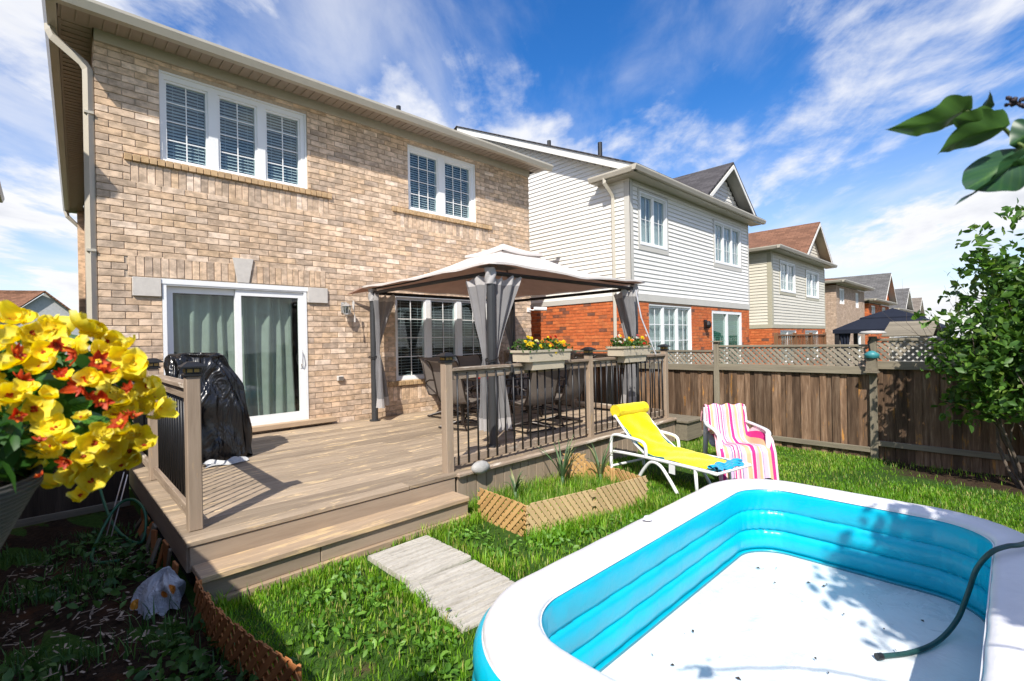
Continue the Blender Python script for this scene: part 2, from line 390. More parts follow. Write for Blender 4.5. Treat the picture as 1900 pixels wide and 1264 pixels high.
# ---------------------------------------------------------------- ground
def ss(a, b, x):
    t = min(1, max(0, (x - a) / (b - a))); return t * t * (3 - 2 * t)
def gz(x, y):
    z = -0.09 * ss(6.3, 8.0, x)
    if x > 9: z -= 0.058 * (min(x, 60) - 9)
    if x < -3: z -= 0.0
    return z
def ground_material():
    m, n, b = base('lawn_ground'); pos = nd(n, 'ShaderNodeNewGeometry').outputs['Position']
    f = noise(n, pos, 2.2, 6, 0.65); f2 = noise(n, pos, 30, 4, 0.7); f3 = noise(n, pos, 0.9, 4, 0.6)
    c = ramp(n, f2, [(0.25, (.018, .04, .008)), (0.55, (.04, .09, .014)), (0.8, (.09, .13, .03))])
    c = mixc(n, mapr(n, f, 0.58, 0.70), c, (.085, .06, .032))
    sp = nd(n, 'ShaderNodeSeparateXYZ'); lk(n, pos, sp.inputs[0])
    bare = math_(n, 'MULTIPLY', mapr(n, math_(n, 'ADD', sp.outputs[0], math_(n, 'MULTIPLY', f, 1.6)), 7.5, 7.9), mapr(n, math_(n, 'ADD', sp.outputs[1], math_(n, 'MULTIPLY', f3, 1.6)), -6.1, -5.7, 1.0, 0.0))
    c = mixc(n, bare, c, ramp(n, f2, [(0.3, (.02, .013, .008)), (0.6, (.06, .04, .024)), (0.85, (.16, .12, .08))]))
    lk(n, c, b.inputs['Base Color']); b.inputs['Roughness'].default_value = 0.95; b.inputs['Specular IOR Level'].default_value = 0.1
    bump(n, b, f2, 0.8, 0.02); return m
MT['ground'] = ground_material()
xs = [-300, -80, -30, -12, -6] + [x * 0.25 for x in range(-12, 38)] + [10, 12, 15, 20, 30, 45, 60, 90, 200, 500]
ys = [-300, -80, -30, -15] + [y * 0.25 for y in range(-44, 9)] + [4, 8, 15, 30, 60, 120, 400]
m = MB(); nx = len(xs)
m.add([(x, y, gz(x, y) + (0.012 * math.sin(x * 3.1 + y) * math.cos(y * 2.7) if -3 < x < 9 and -11 < y < 2 else 0)) for y in ys for x in xs],
      [(j * nx + i, j * nx + i + 1, (j + 1) * nx + i + 1, (j + 1) * nx + i) for j in range(len(ys) - 1) for i in range(nx - 1)], 0.5)
tag(m.build('ground', MT['ground'], smooth=True), kind='structure')

# ---------------------------------------------------------------- wall helpers
def front(y): return lambda u, d, z: (u, y + d, z)
def side(x): return lambda u, d, z: (x + d, u, z)
def hexa(m, P, u0, u1, d0, d1, z0, z1, r=None):
    return m.add([P(u0, d0, z0), P(u1, d0, z0), P(u1, d1, z0), P(u0, d1, z0), P(u0, d0, z1), P(u1, d0, z1), P(u1, d1, z1), P(u0, d1, z1)],
                 [(0, 3, 2, 1), (4, 5, 6, 7), (0, 1, 5, 4), (1, 2, 6, 5), (2, 3, 7, 6), (3, 0, 4, 7)], r)
def free(u0, u1, z, holes):
    iv = [(u0, u1)]
    for (a, b, c, d) in holes:
        if c < z < d:
            nv = []
            for (s, e) in iv:
                if b <= s or a >= e: nv.append((s, e)); continue
                if a > s: nv.append((s, a))
                if b < e: nv.append((b, e))
            iv = nv
    return [(s, e) for s, e in iv if e - s > 0.02]
def rects(u0, u1, z0, z1, holes):
    zs = sorted({z0, z1, *[min(max(h[2], z0), z1) for h in holes], *[min(max(h[3], z0), z1) for h in holes]})
    out = []
    for a, b in zip(zs[:-1], zs[1:]):
        if b - a < 1e-4: continue
        out += [(s, e, a, b) for s, e in free(u0, u1, (a + b) / 2, holes)]
    return out
def wall_core(parent, P, u0, u1, z0, z1, holes, d0, d1, mat, name='wall'):
    m = MB()
    for (a, b, c, d) in rects(u0, u1, z0, z1, holes): hexa(m, P, a, b, d0, d1, c, d)
    return m.build(name, mat, parent)
_bc = {}
def brickwork(parent, P, u0, u1, z0, z1, holes, mat, single=0, L=0.267, H=0.0895, J=0.010, face=None, clip=None):
    items = []; k = 0; z = z0
    while z + H * 0.5 < z1:
        zt = min(z + H - J, z1); off = 0 if k % 2 else L / 2
        for (s, e) in free(u0, u1, (z + zt) / 2, holes):
            i = math.floor((s - u0 - off) / L); a = s
            while a < e - 0.015:
                b = min(u0 + off + (i + 1) * L - J, e)
                if b - a > 0.03: items.append((a, b, z, zt))
                a = u0 + off + (i + 1) * L; i += 1
                if a < s: a = s
        z += H; k += 1
    def key(it): return (Vector(P((it[0] + it[1]) / 2, 0, (it[2] + it[3]) / 2)) - CAM).length - (5 if face and face(it) else 0)
    items.sort(key=key)
    for (a, b, c, d) in items[:single]:
        kk = (round(b - a, 3), round(d - c, 3), mat.name)
        if kk not in _bc:
            V, F = cbox(kk[0], 0.04, kk[1], 0.003); _bc[kk] = MB().add(V, F, 0.5).mesh('brick', mat)
        M = Matrix.Translation(Vector(P((a + b) / 2, 0.02 + random.uniform(-.002, .002), (c + d) / 2))) @ Matrix.Rotation(random.uniform(-.006, .006), 4, 'Z')
        link('brick', _bc[kk], parent, M)
    m = MB()
    for (a, b, c, d) in items[single:]:
        j = random.uniform(-.002, .002); hexa(m, P, a, b, j, 0.04, c, d)
    if m.v: m.build('brickwork', mat, parent, kind='stuff')
def soldier(parent, x0, x1, z0, z1, y, mat, name='soldier_brick', proud=0.0, n=None):
    n = n or max(2, round((x1 - x0) / 0.088)); w = (x1 - x0) / n
    for i in range(n):
        a = x0 + i * w; key = ('s', round(w, 4), round(z1 - z0, 3), round(proud, 3), mat.name)
        if key not in _bc:
            V, F = cbox(w - 0.009, 0.05 + proud, z1 - z0 - 0.006, 0.004); _bc[key] = MB().add(V, F, 0.5).mesh(name, mat)
        link(name, _bc[key], parent, Matrix.Translation((a + w / 2, y + (0.05 - proud) / 2 + random.uniform(-.002, .002), (z0 + z1) / 2)))

def window(parent, x0, x1, z0, z1, y, glass, gz0, gz1, cols, rows, inside='blind', mat=None, deep=0.07, bar=0.014, label=None, room=True, tilt=0.3, slat=0.05, reveal=0.015):
    mat = mat or MT['white']; holes = [(a, b, gz0, gz1) for a, b in glass]; P = front(y)
    m = MB()
    for (a, b, c, d) in rects(x0, x1, z0, z1, [(a - .03, b + .03, gz0 - .03, gz1 + .03) for a, b in glass]): hexa(m, P, a, b, reveal, deep + .05, c, d)
    fw = 0.028
    m.box(x0 - .012, x0 + fw, y + reveal - .02, y + reveal - .001, z0 - .012, z1 + .012); m.box(x1 - fw, x1 + .012, y + reveal - .02, y + reveal - .001, z0 - .012, z1 + .012)
    m.box(x0 + fw, x1 - fw, y + reveal - .02, y + reveal - .001, z0 - .012, z0 + fw); m.box(x0 + fw, x1 - fw, y + reveal - .02, y + reveal - .001, z1 - fw, z1 + .012)
    w = m.build('window', mat, parent)
    if label: w['label'] = label
    for (a, b) in glass:
        s = MB()
        for (p, q, c, d) in rects(a - .03, b + .03, gz0 - .03, gz1 + .03, [(a, b, gz0, gz1)]): hexa(s, P, p, q, reveal + .018, deep + .05, c, d)
        s.build('sash', mat, w)
        g = MB(); hexa(g, P, a, b, deep - .012, deep - .006, gz0, gz1); g.build('pane', MT['glass'], w)
        mu = MB()
        for i in range(1, cols): u = a + (b - a) * i / cols; hexa(mu, P, u - bar / 2, u + bar / 2, deep - .022, deep - .0125, gz0, gz1)
        for i in range(1, rows): u = gz0 + (gz1 - gz0) * i / rows; hexa(mu, P, a, b, deep - .021, deep - .0126, u - bar / 2, u + bar / 2)
        if mu.v: mu.build('muntin', mat, w)
        if inside == 'blind':
            bl = MB(); z = gz0 + .01
            while z < gz1 - .01:
                bl.add([P(a + .005, deep + .035, z - tilt * .02), P(b - .005, deep + .035, z - tilt * .02), P(b - .005, deep + .072, z + tilt * .02), P(a + .005, deep + .072, z + tilt * .02),
                        P(a + .005, deep + .035, z - tilt * .02 + .003), P(b - .005, deep + .035, z - tilt * .02 + .003), P(b - .005, deep + .072, z + tilt * .02 + .003), P(a + .005, deep + .072, z + tilt * .02 + .003)],
                       [(0, 3, 2, 1), (4, 5, 6, 7), (0, 1, 5, 4), (1, 2, 6, 5), (2, 3, 7, 6), (3, 0, 4, 7)])
                z += slat
            for q in (.18, .82): u = a + (b - a) * q; bl.box(u - .002, u + .002, y + deep + .032, y + deep + .0335, gz0, gz1)
            bl.build('blind', MT['blind'], w, kind='stuff')
        elif inside == 'sheer':
            c = MB(); c.grid(lambda t, q: P(a + (b - a) * t, deep + .06 + .018 * math.sin(t * 38 + a * 9) + .01 * math.sin(t * 15), gz0 + (gz1 - gz0) * q), 40, 2)
            c.build('curtain', MT['sheer'], w, smooth=True)
    if room:
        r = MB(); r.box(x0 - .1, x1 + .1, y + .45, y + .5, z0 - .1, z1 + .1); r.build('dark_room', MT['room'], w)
    return w

def slab_face(name, pts, xdir, mat, parent, t=0.03):
    """flat roof face with thickness; texture runs along xdir"""
    pts = [Vector(p) for p in pts]; X = Vector(xdir).normalized()
    N = (pts[1] - pts[0]).cross(pts[2] - pts[0]).normalized()
    if N.z < 0: N = -N
    Y = N.cross(X).normalized(); X = Y.cross(N); M = Matrix((X, Y, N)).transposed().to_4x4(); M.translation = pts[0]; I = M.inverted()
    q = [I @ p for p in pts]; n = len(q)
    V = [(p.x, p.y, p.z) for p in q] + [(p.x, p.y, p.z - t) for p in q]
    F = [tuple(range(n)), tuple(range(n, 2 * n))[::-1]] + [(i, (i + 1) % n, n + (i + 1) % n, n + i) for i in range(n)]
    return MB().add(V, F, 0.5).build(name, mat, parent, M=M)
def gutter_poly(e): return [(e, 0.0), (e - .09, 0.0), (e - .125, .085), (e - .125, .12), (e, .12)]
def siding(parent, P, u0, u1, z0, z1, holes, mat, h=0.107, clip=None, name='siding_board'):
    z = z0
    while z < z1 - .01:
        zt = min(z + h, z1)
        lo, hi = (u0, u1) if clip is None else clip((z + zt) / 2)
        for (a, b) in free(lo, hi, (z + zt) / 2, holes):
            V = [P(a, -.024, z), P(b, -.024, z), P(b, 0, z), P(a, 0, z), P(a, -.003, zt), P(b, -.003, zt), P(b, .001, zt), P(a, .001, zt)]
            MB().add(V, [(0, 3, 2, 1), (4, 5, 6, 7), (0, 1, 5, 4), (1, 2, 6, 5), (2, 3, 7, 6), (3, 0, 4, 7)], random.random()).build(name, mat, parent)
        z += h
def pipe_box(m, path, w=.07, d=.055):
    m.tube(path, math.hypot(w, d) * .5, 4, flat=1.0)

# ---------------------------------------------------------------- the brick house
H0 = thing('brick_house', (0, 0, 0), 'tan brick two-storey house with white windows behind the deck', 'house')
HW, ZT = 7.77, 5.53
W1 = (.66, 2.61, 4.21, 5.43); W2 = (4.49, 6.15, 4.21, 5.45); W3 = (4.16, 6.46, 1.00, 2.58); DR = (.65, 2.55, .50, 2.60)
sills = [(.27, 3.0, 4.115, 4.205), (4.13, 6.57, 4.115, 4.205), (3.80, 6.80, .905, .995)]
sold = [(.34, 2.95, 3.835, 4.11), (4.22, 6.48, 3.835, 4.11), (3.92, 6.70, .625, .90), (.29, 2.87, 2.63, 2.905)]
blocks = [(.33, .64, 2.37, 2.62), (2.56, 2.89, 2.37, 2.62)]
key = (1.50, 1.77, 2.625, 2.985)
op = [W1, W2, W3, DR]
P0 = front(0.0)
wall_core(H0, P0, 0.005, HW, -.3, ZT + .25, op, 0.012, 0.28, MT['mortar'])
holes = [(a - .004, b + .004, c - .003, d + .003) for a, b, c, d in op + sills + sold + blocks] + [(key[0] + .02, key[1] - .02, key[2], key[3])]
brickwork(H0, P0, 0.0, HW, 0.02, ZT, holes, MT['brick'], single=300, face=lambda it: it[2] > 1.55 and it[0] < 3.2)
for (a, b, c, d) in sold[:3]: soldier(H0, a, b, c, d, 0.002, MT['brick'])
soldier(H0, sold[3][0], key[0] + .03, sold[3][2], sold[3][3], 0.0, MT['brick']); soldier(H0, key[1] - .03, sold[3][1], sold[3][2], sold[3][3], 0.0, MT['brick'])
for (a, b, c, d) in sills: soldier(H0, a, b, c, d, 0.0, MT['rowlock'], 'sill_brick', 0.035)
for (a, b, c, d) in blocks: MB().add(*[[(x + (a + b) / 2, y, z + (c + d) / 2) for x, y, z in cbox(b - a - .006, .07, d - c - .006, .004)[0]], cbox(b - a, .07, d - c, .004)[1]]).build('lintel_block', MT['stone'], H0)
MB().prism([(1.555, 2.628), (1.705, 2.628), (1.77, 2.985), (1.495, 2.985)], -.025, .04, 'y').build('keystone', MT['stone'], H0)
# return wall, seen edge on, and the rest of the shell
m = MB(); m.prism([(0, .281), (.25, .281), (.65, 11.0), (.40, 11.0)], -.3, ZT + .25, 'z'); m.box(HW - .25, HW, .281, 11.0, -.3, ZT + .25); m.box(.251, HW - .251, 10.7, 11.0, -.3, ZT + .25)
m.build('side_wall', MT['brick'], H0)
brickwork(H0, lambda u, d, z: (-.012 + d + .037 * u, u, z), 0.03, 3.0, 0.02, ZT, [], MT['brick'])
# windows
window(H0, *W1, 0.03, [(.745, 1.205), (1.385, 1.85), (2.02, 2.49)], 4.27, 5.30, 2, 4, tilt=0.9, slat=.045)
window(H0, *W2, 0.03, [(4.575, 5.185), (5.395, 6.02)], 4.29, 5.33, 3, 4, tilt=0.9, slat=.045)
window(H0, *W3, 0.03, [(4.24, 4.83), (5.0, 5.58), (5.76, 6.37)], 1.08, 2.50, 2, 4, tilt=0.1, slat=.055)
# patio door
dx0, dx1, dz0, dz1 = DR
m = MB()
for (a, b, c, d) in rects(dx0, dx1, dz0, dz1, [(dx0 + .045, dx1 - .045, dz0 + .05, dz1 - .07)]): m.box(a, b, -.012, .13, c, d)
m.box(dx0 - .02, dx1 + .02, -.022, -.0125, dz1 - .05, dz1 + .018)
door = m.build('patio_door', MT['white'], H0)
for (a, b, yy) in ((dx0 + .05, 1.60, .06), (1.53, dx1 - .05, .015)):
    s = MB(); g = (a + .075, b - .075, dz0 + .14, dz1 - .16)
    for (p, q, c, d) in rects(a, b, dz0 + .052, dz1 - .072, [g]): s.box(p, q, yy, yy + .036, c, d)
    s.build('sash', MT['white'], door)
    MB().box(g[0], g[1], yy + .014, yy + .02, g[2], g[3]).build('pane', MT['doorglass'], door)
m = MB(); m.tube([(2.455, -.005, 1.36), (2.44, -.05, 1.40), (2.435, -.065, 1.48), (2.44, -.05, 1.57), (2.455, -.005, 1.60)], .011, 8); m.box(2.44, 2.475, .004, .016, 1.33, 1.63)
m.build('handle', MT['white'], door, smooth=False)
for (a, b, ph) in ((.76, 1.56, 0.4), (1.62, 2.42, 2.0)):
    c = MB(); c.grid(lambda t, q: (a + (b - a) * t + .02 * math.sin(q * 3 + t * 9), .24 + (.035 + .02 * q) * math.sin(t * 29 + ph + .5 * math.sin(q * 2)) + .02 * math.sin(t * 11), .52 + 1.92 * q), 70, 10)
    c.build('curtain', MT['curtain_in'], door, smooth=True)
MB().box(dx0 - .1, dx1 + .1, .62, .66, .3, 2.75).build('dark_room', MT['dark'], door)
V, F = cbox(2.62, .17, .075, .006); MB().add([(x + 1.63, y - .06, z + .465) for x, y, z in V], F).build('threshold', MT['step'], H0)
# eaves
zf = ZT
MB().box(0, HW, -.035, .0105, zf + .002, zf + .14).build('frieze_board', MT['alu'], H0)
eo = .40; zs_ = zf + .142
m = MB(); m.box(-.33, HW + .20, -eo, -.0355, zs_, zs_ + .012); m.prism([(-.33, -.035), (-.0125, -.035), (.39, 11.2), (.085, 11.2)], zs_, zs_ + .012, 'z')
x = -.30
while x < HW + .15: m.box(x, x + .022, -eo + .03, -.04, zs_ - .009, zs_ - .001); x += .127
y = 0.02
while y < 11: q_ = .037 * y; m.box(-.31 + q_, -.03 + q_, y, y + .03, zs_ - .009, zs_ - .001); y += .127
m.prism([(-.325, -.03), (-.30, -.03), (.115, 11.2), (.09, 11.2)], zs_ - .012, zs_ - .0015, 'z')
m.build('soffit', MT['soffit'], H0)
zg = zf + .10
m = MB(); m.prism([(p[0], zg + p[1]) for p in gutter_poly(-eo - .001)], -.33 - .125, HW + .29, 'x'); m.box(-.345, HW + .2, -eo - .0005, -eo + .02, zs_ - .02, zg + .12)
m.build('gutter', MT['alu'], H0)
m = MB(); gp_ = [(p[0] + .07, zg + p[1]) for p in gutter_poly(-.40)]; m.add([(p[0] - .015, -eo + .002, p[1]) for p in gp_] + [(p[0] + .415, 11.2, p[1]) for p in gp_], [(0, 1, 2, 3, 4), (9, 8, 7, 6, 5)] + [(i, (i + 1) % 5, 5 + (i + 1) % 5, 5 + i) for i in range(5)])
m.build('gutter', MT['alu'], H0)
rz0 = zg + .10
slab_face('roof', [(-.40, -eo - .06, rz0), (HW + .26, -eo - .06, rz0), (HW - 3.6, 3.6, rz0 + 1.75), (3.6, 3.6, rz0 + 1.75)], (1, 0, 0), MT['shingle'], H0)
slab_face('roof', [(-.40, -eo - .06, rz0), (3.6, 3.6, rz0 + 1.75), (3.6, 7.4, rz0 + 1.75), (.03, 11.3, rz0)], (0, 1, 0), MT['shingle'], H0)
slab_face('roof', [(HW + .26, -eo - .06, rz0), (HW + .26, 11.3, rz0), (HW - 3.6, 7.4, rz0 + 1.75), (HW - 3.6, 3.6, rz0 + 1.75)], (0, 1, 0), MT['shingle'], H0)
m = MB(); m.tube([(4.98, 1.1, rz0 + .5), (4.98, 1.1, rz0 + .98)], .05, 10); m.build('vent_pipe', MT['black'], H0)
m = MB(); pipe_box(m, [(-.39, .20, zg + .02), (-.39, .20, zg - .05), (-.36, .18, zg - .13), (-.10, .045, zg - .40), (-.062, .028, zg - .48), (-.060, .026, zg - .60), (-.060, .026, .05)], .075, .075)
for z in (4.6, 2.9, 1.0): m.box(-.105, -.015, -.03, .08, z, z + .03)
m.build('downspout', MT['alu'], H0)
m = MB(); pipe_box(m, [(.01, 10.8, zg), (.04, 10.8, zg - .15), (.31, 10.8, zg - .45), (.33, 10.8, .0)], .08, .08); m.build('downspout', MT['alu'], H0)

# fixtures on the wall
t = thing('wall_lantern', (3.17, -.02, 2.28), 'silver coach lantern on the brick wall beside the patio door', 'wall lamp')
m = MB(); m.box(3.12, 3.22, -.02, -.002, 2.22, 2.40); m.tube([(3.17, -.02, 2.37), (3.17, -.08, 2.40), (3.17, -.12, 2.37)], .011, 8); m.build('bracket', plain('brushed_silver', (.55, .54, .52), .35, .05, 8, metal=.6), t)
g = MB(); g.lathe([(.0, 2.385), (.02, 2.38), (.085, 2.335), (.085, 2.325), (.07, 2.322)], (3.17, -.12, 0), 8); g.lathe([(.05, 2.20), (.055, 2.205), (.055, 2.19), (.03, 2.17), (.008, 2.13), (0, 2.125)], (3.17, -.12, 0), 8)
for k in range(8): a = k * math.pi / 4; g.tube([(3.17 + .07 * math.cos(a), -.12 + .07 * math.sin(a), 2.325), (3.17 + .052 * math.cos(a), -.12 + .052 * math.sin(a), 2.20)], .005, 5)
g.build('cage', bpy.data.materials['brushed_silver'], t); MB().lathe([(.066, 2.322), (.048, 2.205)], (3.17, -.12, 0), 8).build('glass', MT['glass'], t)
t = thing('cloth_loop', (3.30, -.13, 2.2), 'pale cloth loop hanging from the wall lantern', 'ornament')
m = MB(); m.grid(lambda u, v: (3.245 + .03 * v + .025 * (u - .5) * (1 + .5 * math.sin(v * 7)), -.20 + .01 * math.sin(v * 9 + u * 4), 2.42 - .36 * v), 4, 12); m.build('strip', cloth('pale_rag', (.55, .52, .48)), t, smooth=True)
t = thing('outlet_cover', (3.08, -.02, 1.12), 'small grey outlet cover low on the brick wall', 'outlet')
V, F = cbox(.11, .05, .085, .01); MB().add([(x + 3.08, y - .02, z + 1.12) for x, y, z in V], F).build('cover', MT['stone'], t); MB().box(3.045, 3.115, -.052, -.0455, 1.09, 1.15).build('flap', plain('grey_flap', (.16, .14, .12), .5), t)
t = thing('security_camera', (7.55, -.05, 2.42), 'white security camera on a bracket at the brick house corner', 'camera')
m = MB(); m.box(7.63, 7.74, -.02, -.001, 2.36, 2.46); m.tube([(7.69, -.02, 2.42), (7.72, -.10, 2.40), (7.80, -.16, 2.42)], .012, 8); m.build('bracket', MT['white'], t)
m = MB(); m.tube([(7.74, -.12, 2.43), (7.98, -.30, 2.42)], .045, 10); m.build('body', MT['white'], t, smooth=False)

# ---------------------------------------------------------------- neighbour with white siding
N1 = thing('siding_house', (9.5, -1.62, 0), 'white vinyl-sided house over red brick with a charcoal gable', 'house')
x0, x1, yf, zb, zt_ = 9.5, 16.85, -1.62, 2.60, 5.42
wa = (9.93, 11.22, 3.98, 5.25); wb = (14.15, 16.12, 3.95, 5.20); wc = (10.30, 12.60, .70, 2.54); wd = (13.9, 16.2, .25, 2.50)
Pf, Ps = front(yf), side(x0)
wall_core(N1, Pf, x0 + .02, x1, -1.5, zb, [wc, wd], .012, .25, MT['redmortar'])
wall_core(N1, Pf, x0 + .004, x1, zb + .002, zt_ + .2, [wa, wb], .002, .25, MT['siding'], 'upper_wall')
brickwork(N1, Pf, x0, x1, 0.0, zb - .01, [wc, wd], MT['redbrick'], single=0, H=.083, L=.235)
m = MB(); m.box(x0 + .012, x0 + .2, yf + .26, 9, -1, zb); m.build('side_wall', MT['redmortar'], N1)
brickwork(N1, Ps, yf + .001, 3.5, 0.3, zb + .09, [], MT['redbrick'], single=0, H=.083, L=.235)
m = MB(); m.add([(x0 + .002, yf + .26, zb), (x0 + .002, 9, zb), (x0 + .002, 9, 8), (x0 + .002, 4.6, 8.6), (x0 + .002, yf + .26, 5.7)], [(0, 1, 2, 3, 4)]); m.build('side_wall', MT['siding'], N1)
tr = .13
wtr = [(a - .09, b + .09, c - .14, d + .07) for a, b, c, d in (wa, wb)]
siding(N1, Pf, x0 + tr, x1 - .08, zb + .17, zt_, wtr, MT['siding'])
siding(N1, Ps, yf, 9.0, zb + .14, 8.4, [(yf + .01, yf + tr, 0, 9)], MT['siding'], clip=lambda z: (max(yf, (z - 5.52) / .46 - 1.93), 9.0))
m = MB(); m.box(x0 - .022, x0 + tr, yf - .022, yf + .0, zb, zt_); m.box(x0 - .0225, x0 - .001, yf - .022, yf + tr, zb + .001, zt_ - .001); m.box(x1 - .08, x1 + .01, yf - .022, yf, zb, zt_)
m.box(x0 + tr + .001, x1 - .081, yf - .024, yf - .001, zb, zb + .165); m.box(x0 - .024, x0 - .001, yf + tr + .001, 9, zb + .02, zb + .135)
for (a, b, c, d), (e, f, g, h) in zip((wa, wb), wtr):
    for q in rects(e, f, g, h, [(a, b, c, d)]): m.box(q[0], q[1], yf - .026, yf - .0015, q[2], q[3])
m.build('trim_board', MT['trim'], N1)
def gl(a, b, n, fr=.07, mu=.06):
    w = (b - a - 2 * fr - (n - 1) * mu) / n; return [(a + fr + i * (w + mu), a + fr + i * (w + mu) + w) for i in range(n)]
window(N1, *wa, yf - .03, gl(wa[0], wa[1], 2, .08, .12), wa[2] + .08, wa[3] - .08, 2, 2, 'sheer', bar=.012)
window(N1, *wb, yf - .03, gl(wb[0], wb[1], 3, .08, .14), wb[2] + .08, wb[3] - .08, 2, 3, 'sheer', bar=.012)
window(N1, *wc, yf + .02, gl(wc[0], wc[1], 3, .09, .14), wc[2] + .08, wc[3] - .08, 2, 4, 'sheer', bar=.02)
m = MB()
for q in rects(*wd, [(wd[0] + .1, 15.0, wd[2], wd[3] - .1), (15.1, wd[1] - .1, wd[2], wd[3] - .1)]): m.box(q[0], q[1], yf + .01, yf + .12, q[2], q[3])
dr = m.build('patio_door', MT['white'], N1)
for a, b in ((wd[0] + .1, 15.0), (15.1, wd[1] - .1)):
    MB().box(a, b, yf + .06, yf + .066, wd[2], wd[3] - .1).build('pane', MT['glass'], dr)
    z = wd[2]; bl = MB()
    while z < wd[3] - .12: bl.box(a, b, yf + .12, yf + .14, z, z + .055); z += .065
    bl.build('blind', plain('green_blind', (.10, .30, .20), .6, .1), dr, kind='stuff')
MB().box(13.8, 16.3, yf + .3, yf + .33, -.2, 2.6).build('dark_room', MT['room'], dr)
# roof of the white house: side rake, front eave, dormer gable
zg = 5.50; ye = yf - .42
m = MB(); m.prism([(p[0], zg + p[1]) for p in gutter_poly(ye + .08)], x0 - .42, x1 + .42, 'x'); m.box(x0 - .30, x1 + .3, ye + .08, yf - .001, zg - .02, zg - .005)
m.prism([(p[0] + (x0 - .36) + .09, zg + p[1]) for p in gutter_poly(0)], ye + .0, -.72, 'y'); m.box(x0 - .3, x0 - .001, yf - .0, -.75, zg - .02, zg - .004)
m.build('gutter', MT['alu'], N1)
MB().box(x0 + .14, x1, yf - .02, yf - .0025, zt_ + .001, zg - .021).build('frieze_board', MT['trim'], N1)
def rk(y): return 5.60 + .46 * (y + 1.93)
slab_face('roof', [(x0 - .34, ye - .04, rk(ye - .04) + .10), (x1 + .34, ye - .04, rk(ye - .04) + .10), (x1 + .34, 4.5, rk(4.5) + .10), (x0 - .34, 4.5, rk(4.5) + .10)], (1, 0, 0), MT['shingle'], N1)
slab_face('roof', [(x0 - .34, 4.5, rk(4.5) + .10), (x1 + .34, 4.5, rk(4.5) + .10), (x1 + .34, 10.5, rk(-1.5) + .10), (x0 - .34, 10.5, rk(-1.5) + .10)], (1, 0, 0), MT['shingle'], N1)
m = MB(); m.prism([(-1.9, rk(-1.9) - .12), (4.5, rk(4.5) - .12), (4.5, rk(4.5) + .06), (-1.9, rk(-1.9) + .06)], x0 - .31, x0 - .285, 'x'); m.build('rake_board', MT['siding'], N1)
m = MB(); m.prism([(-1.6, rk(-1.6) - .11), (4.5, rk(4.5) - .11), (4.5, rk(4.5) - .09), (-1.6, rk(-1.6) - .09)], x0 - .284, x0 - .003, 'x'); m.build('rake_soffit', MT['trim'], N1)
gx, gh, gp, gy = 14.72, 1.85, 7.02, ye + .02; ge = 5.66; gw = yf - .02
for s in (-1, 1):
    slab_face('roof', [(gx + s * (gh + .12), gy, ge - .06), (gx, gy, gp), (gx, gy + 5.6, gp), (gx + s * (gh + .12), gy + 2.2, ge - .06)], (0, 1, 0), MT['shingle'], N1, .05)
    m = MB(); m.add([(gx + s * (gh + .05), gy + .013, ge - .13), (gx, gy + .013, gp - .07), (gx, gw + .0, gp - .07), (gx + s * (gh + .05), gw + .0, ge - .13)], [(0, 1, 2, 3)]); m.build('gable_soffit', MT['trim'], N1)
    m = MB(); m.add([(gx + s * (gh + .06), gy - .012, ge - .13), (gx, gy - .012, gp - .09), (gx, gy - .012, gp - .21), (gx + s * (gh - .10), gy - .012, ge - .13), (gx + s * (gh + .06), gy + .012, ge - .13), (gx, gy + .012, gp - .09), (gx, gy + .012, gp - .21), (gx + s * (gh - .10), gy + .012, ge - .13)],
           [(0, 1, 2, 3), (4, 5, 6, 7), (0, 1, 5, 4), (3, 2, 6, 7), (0, 3, 7, 4), (1, 2, 6, 5)]); m.build('rake_board', MT['siding'], N1)
gw = yf - .02
MB().add([(gx - gh + .2, gw, ge - .1), (gx + gh - .2, gw, ge - .1), (gx, gw, gp - .2)], [(0, 1, 2)]).build('gable_wall', MT['siding'], N1)
siding(N1, front(gw), gx - gh, gx + gh, ge - .05, gp - .25, [], MT['siding'], clip=lambda z: (gx - (gp - .2 - z) / (gp - ge) * gh, gx + (gp - .2 - z) / (gp - ge) * gh), name='gable_shingle_row', h=.12)
for (xx, yy, z0_, z1_) in ((9.6, -.75, 6.1, 6.62), (9.9, 1.2, 7.0, 7.35)):
    MB().tube([(xx, yy, z0_), (xx, yy, z1_)], .055, 10).build('vent_pipe', MT['black'], N1)
m = MB(); pipe_box(m, [(x0 - .33, -1.15, zg + .02), (x0 - .33, -1.15, zg - .08), (x0 - .10, -1.2, zg - .33), (x0 - .06, -1.2, zg - .42), (x0 - .06, -1.2, -.2)], .08, .07); m.build('downspout', MT['alu'], N1)
m = MB(); m.ball((13.38, yf - .12, 2.05), .09, 8, 6, sq=(1, 1, 1.3)); m.box(13.33, 13.43, yf - .06, yf - .003, 1.95, 2.2); m.build('wall_lamp', MT['black'], N1)

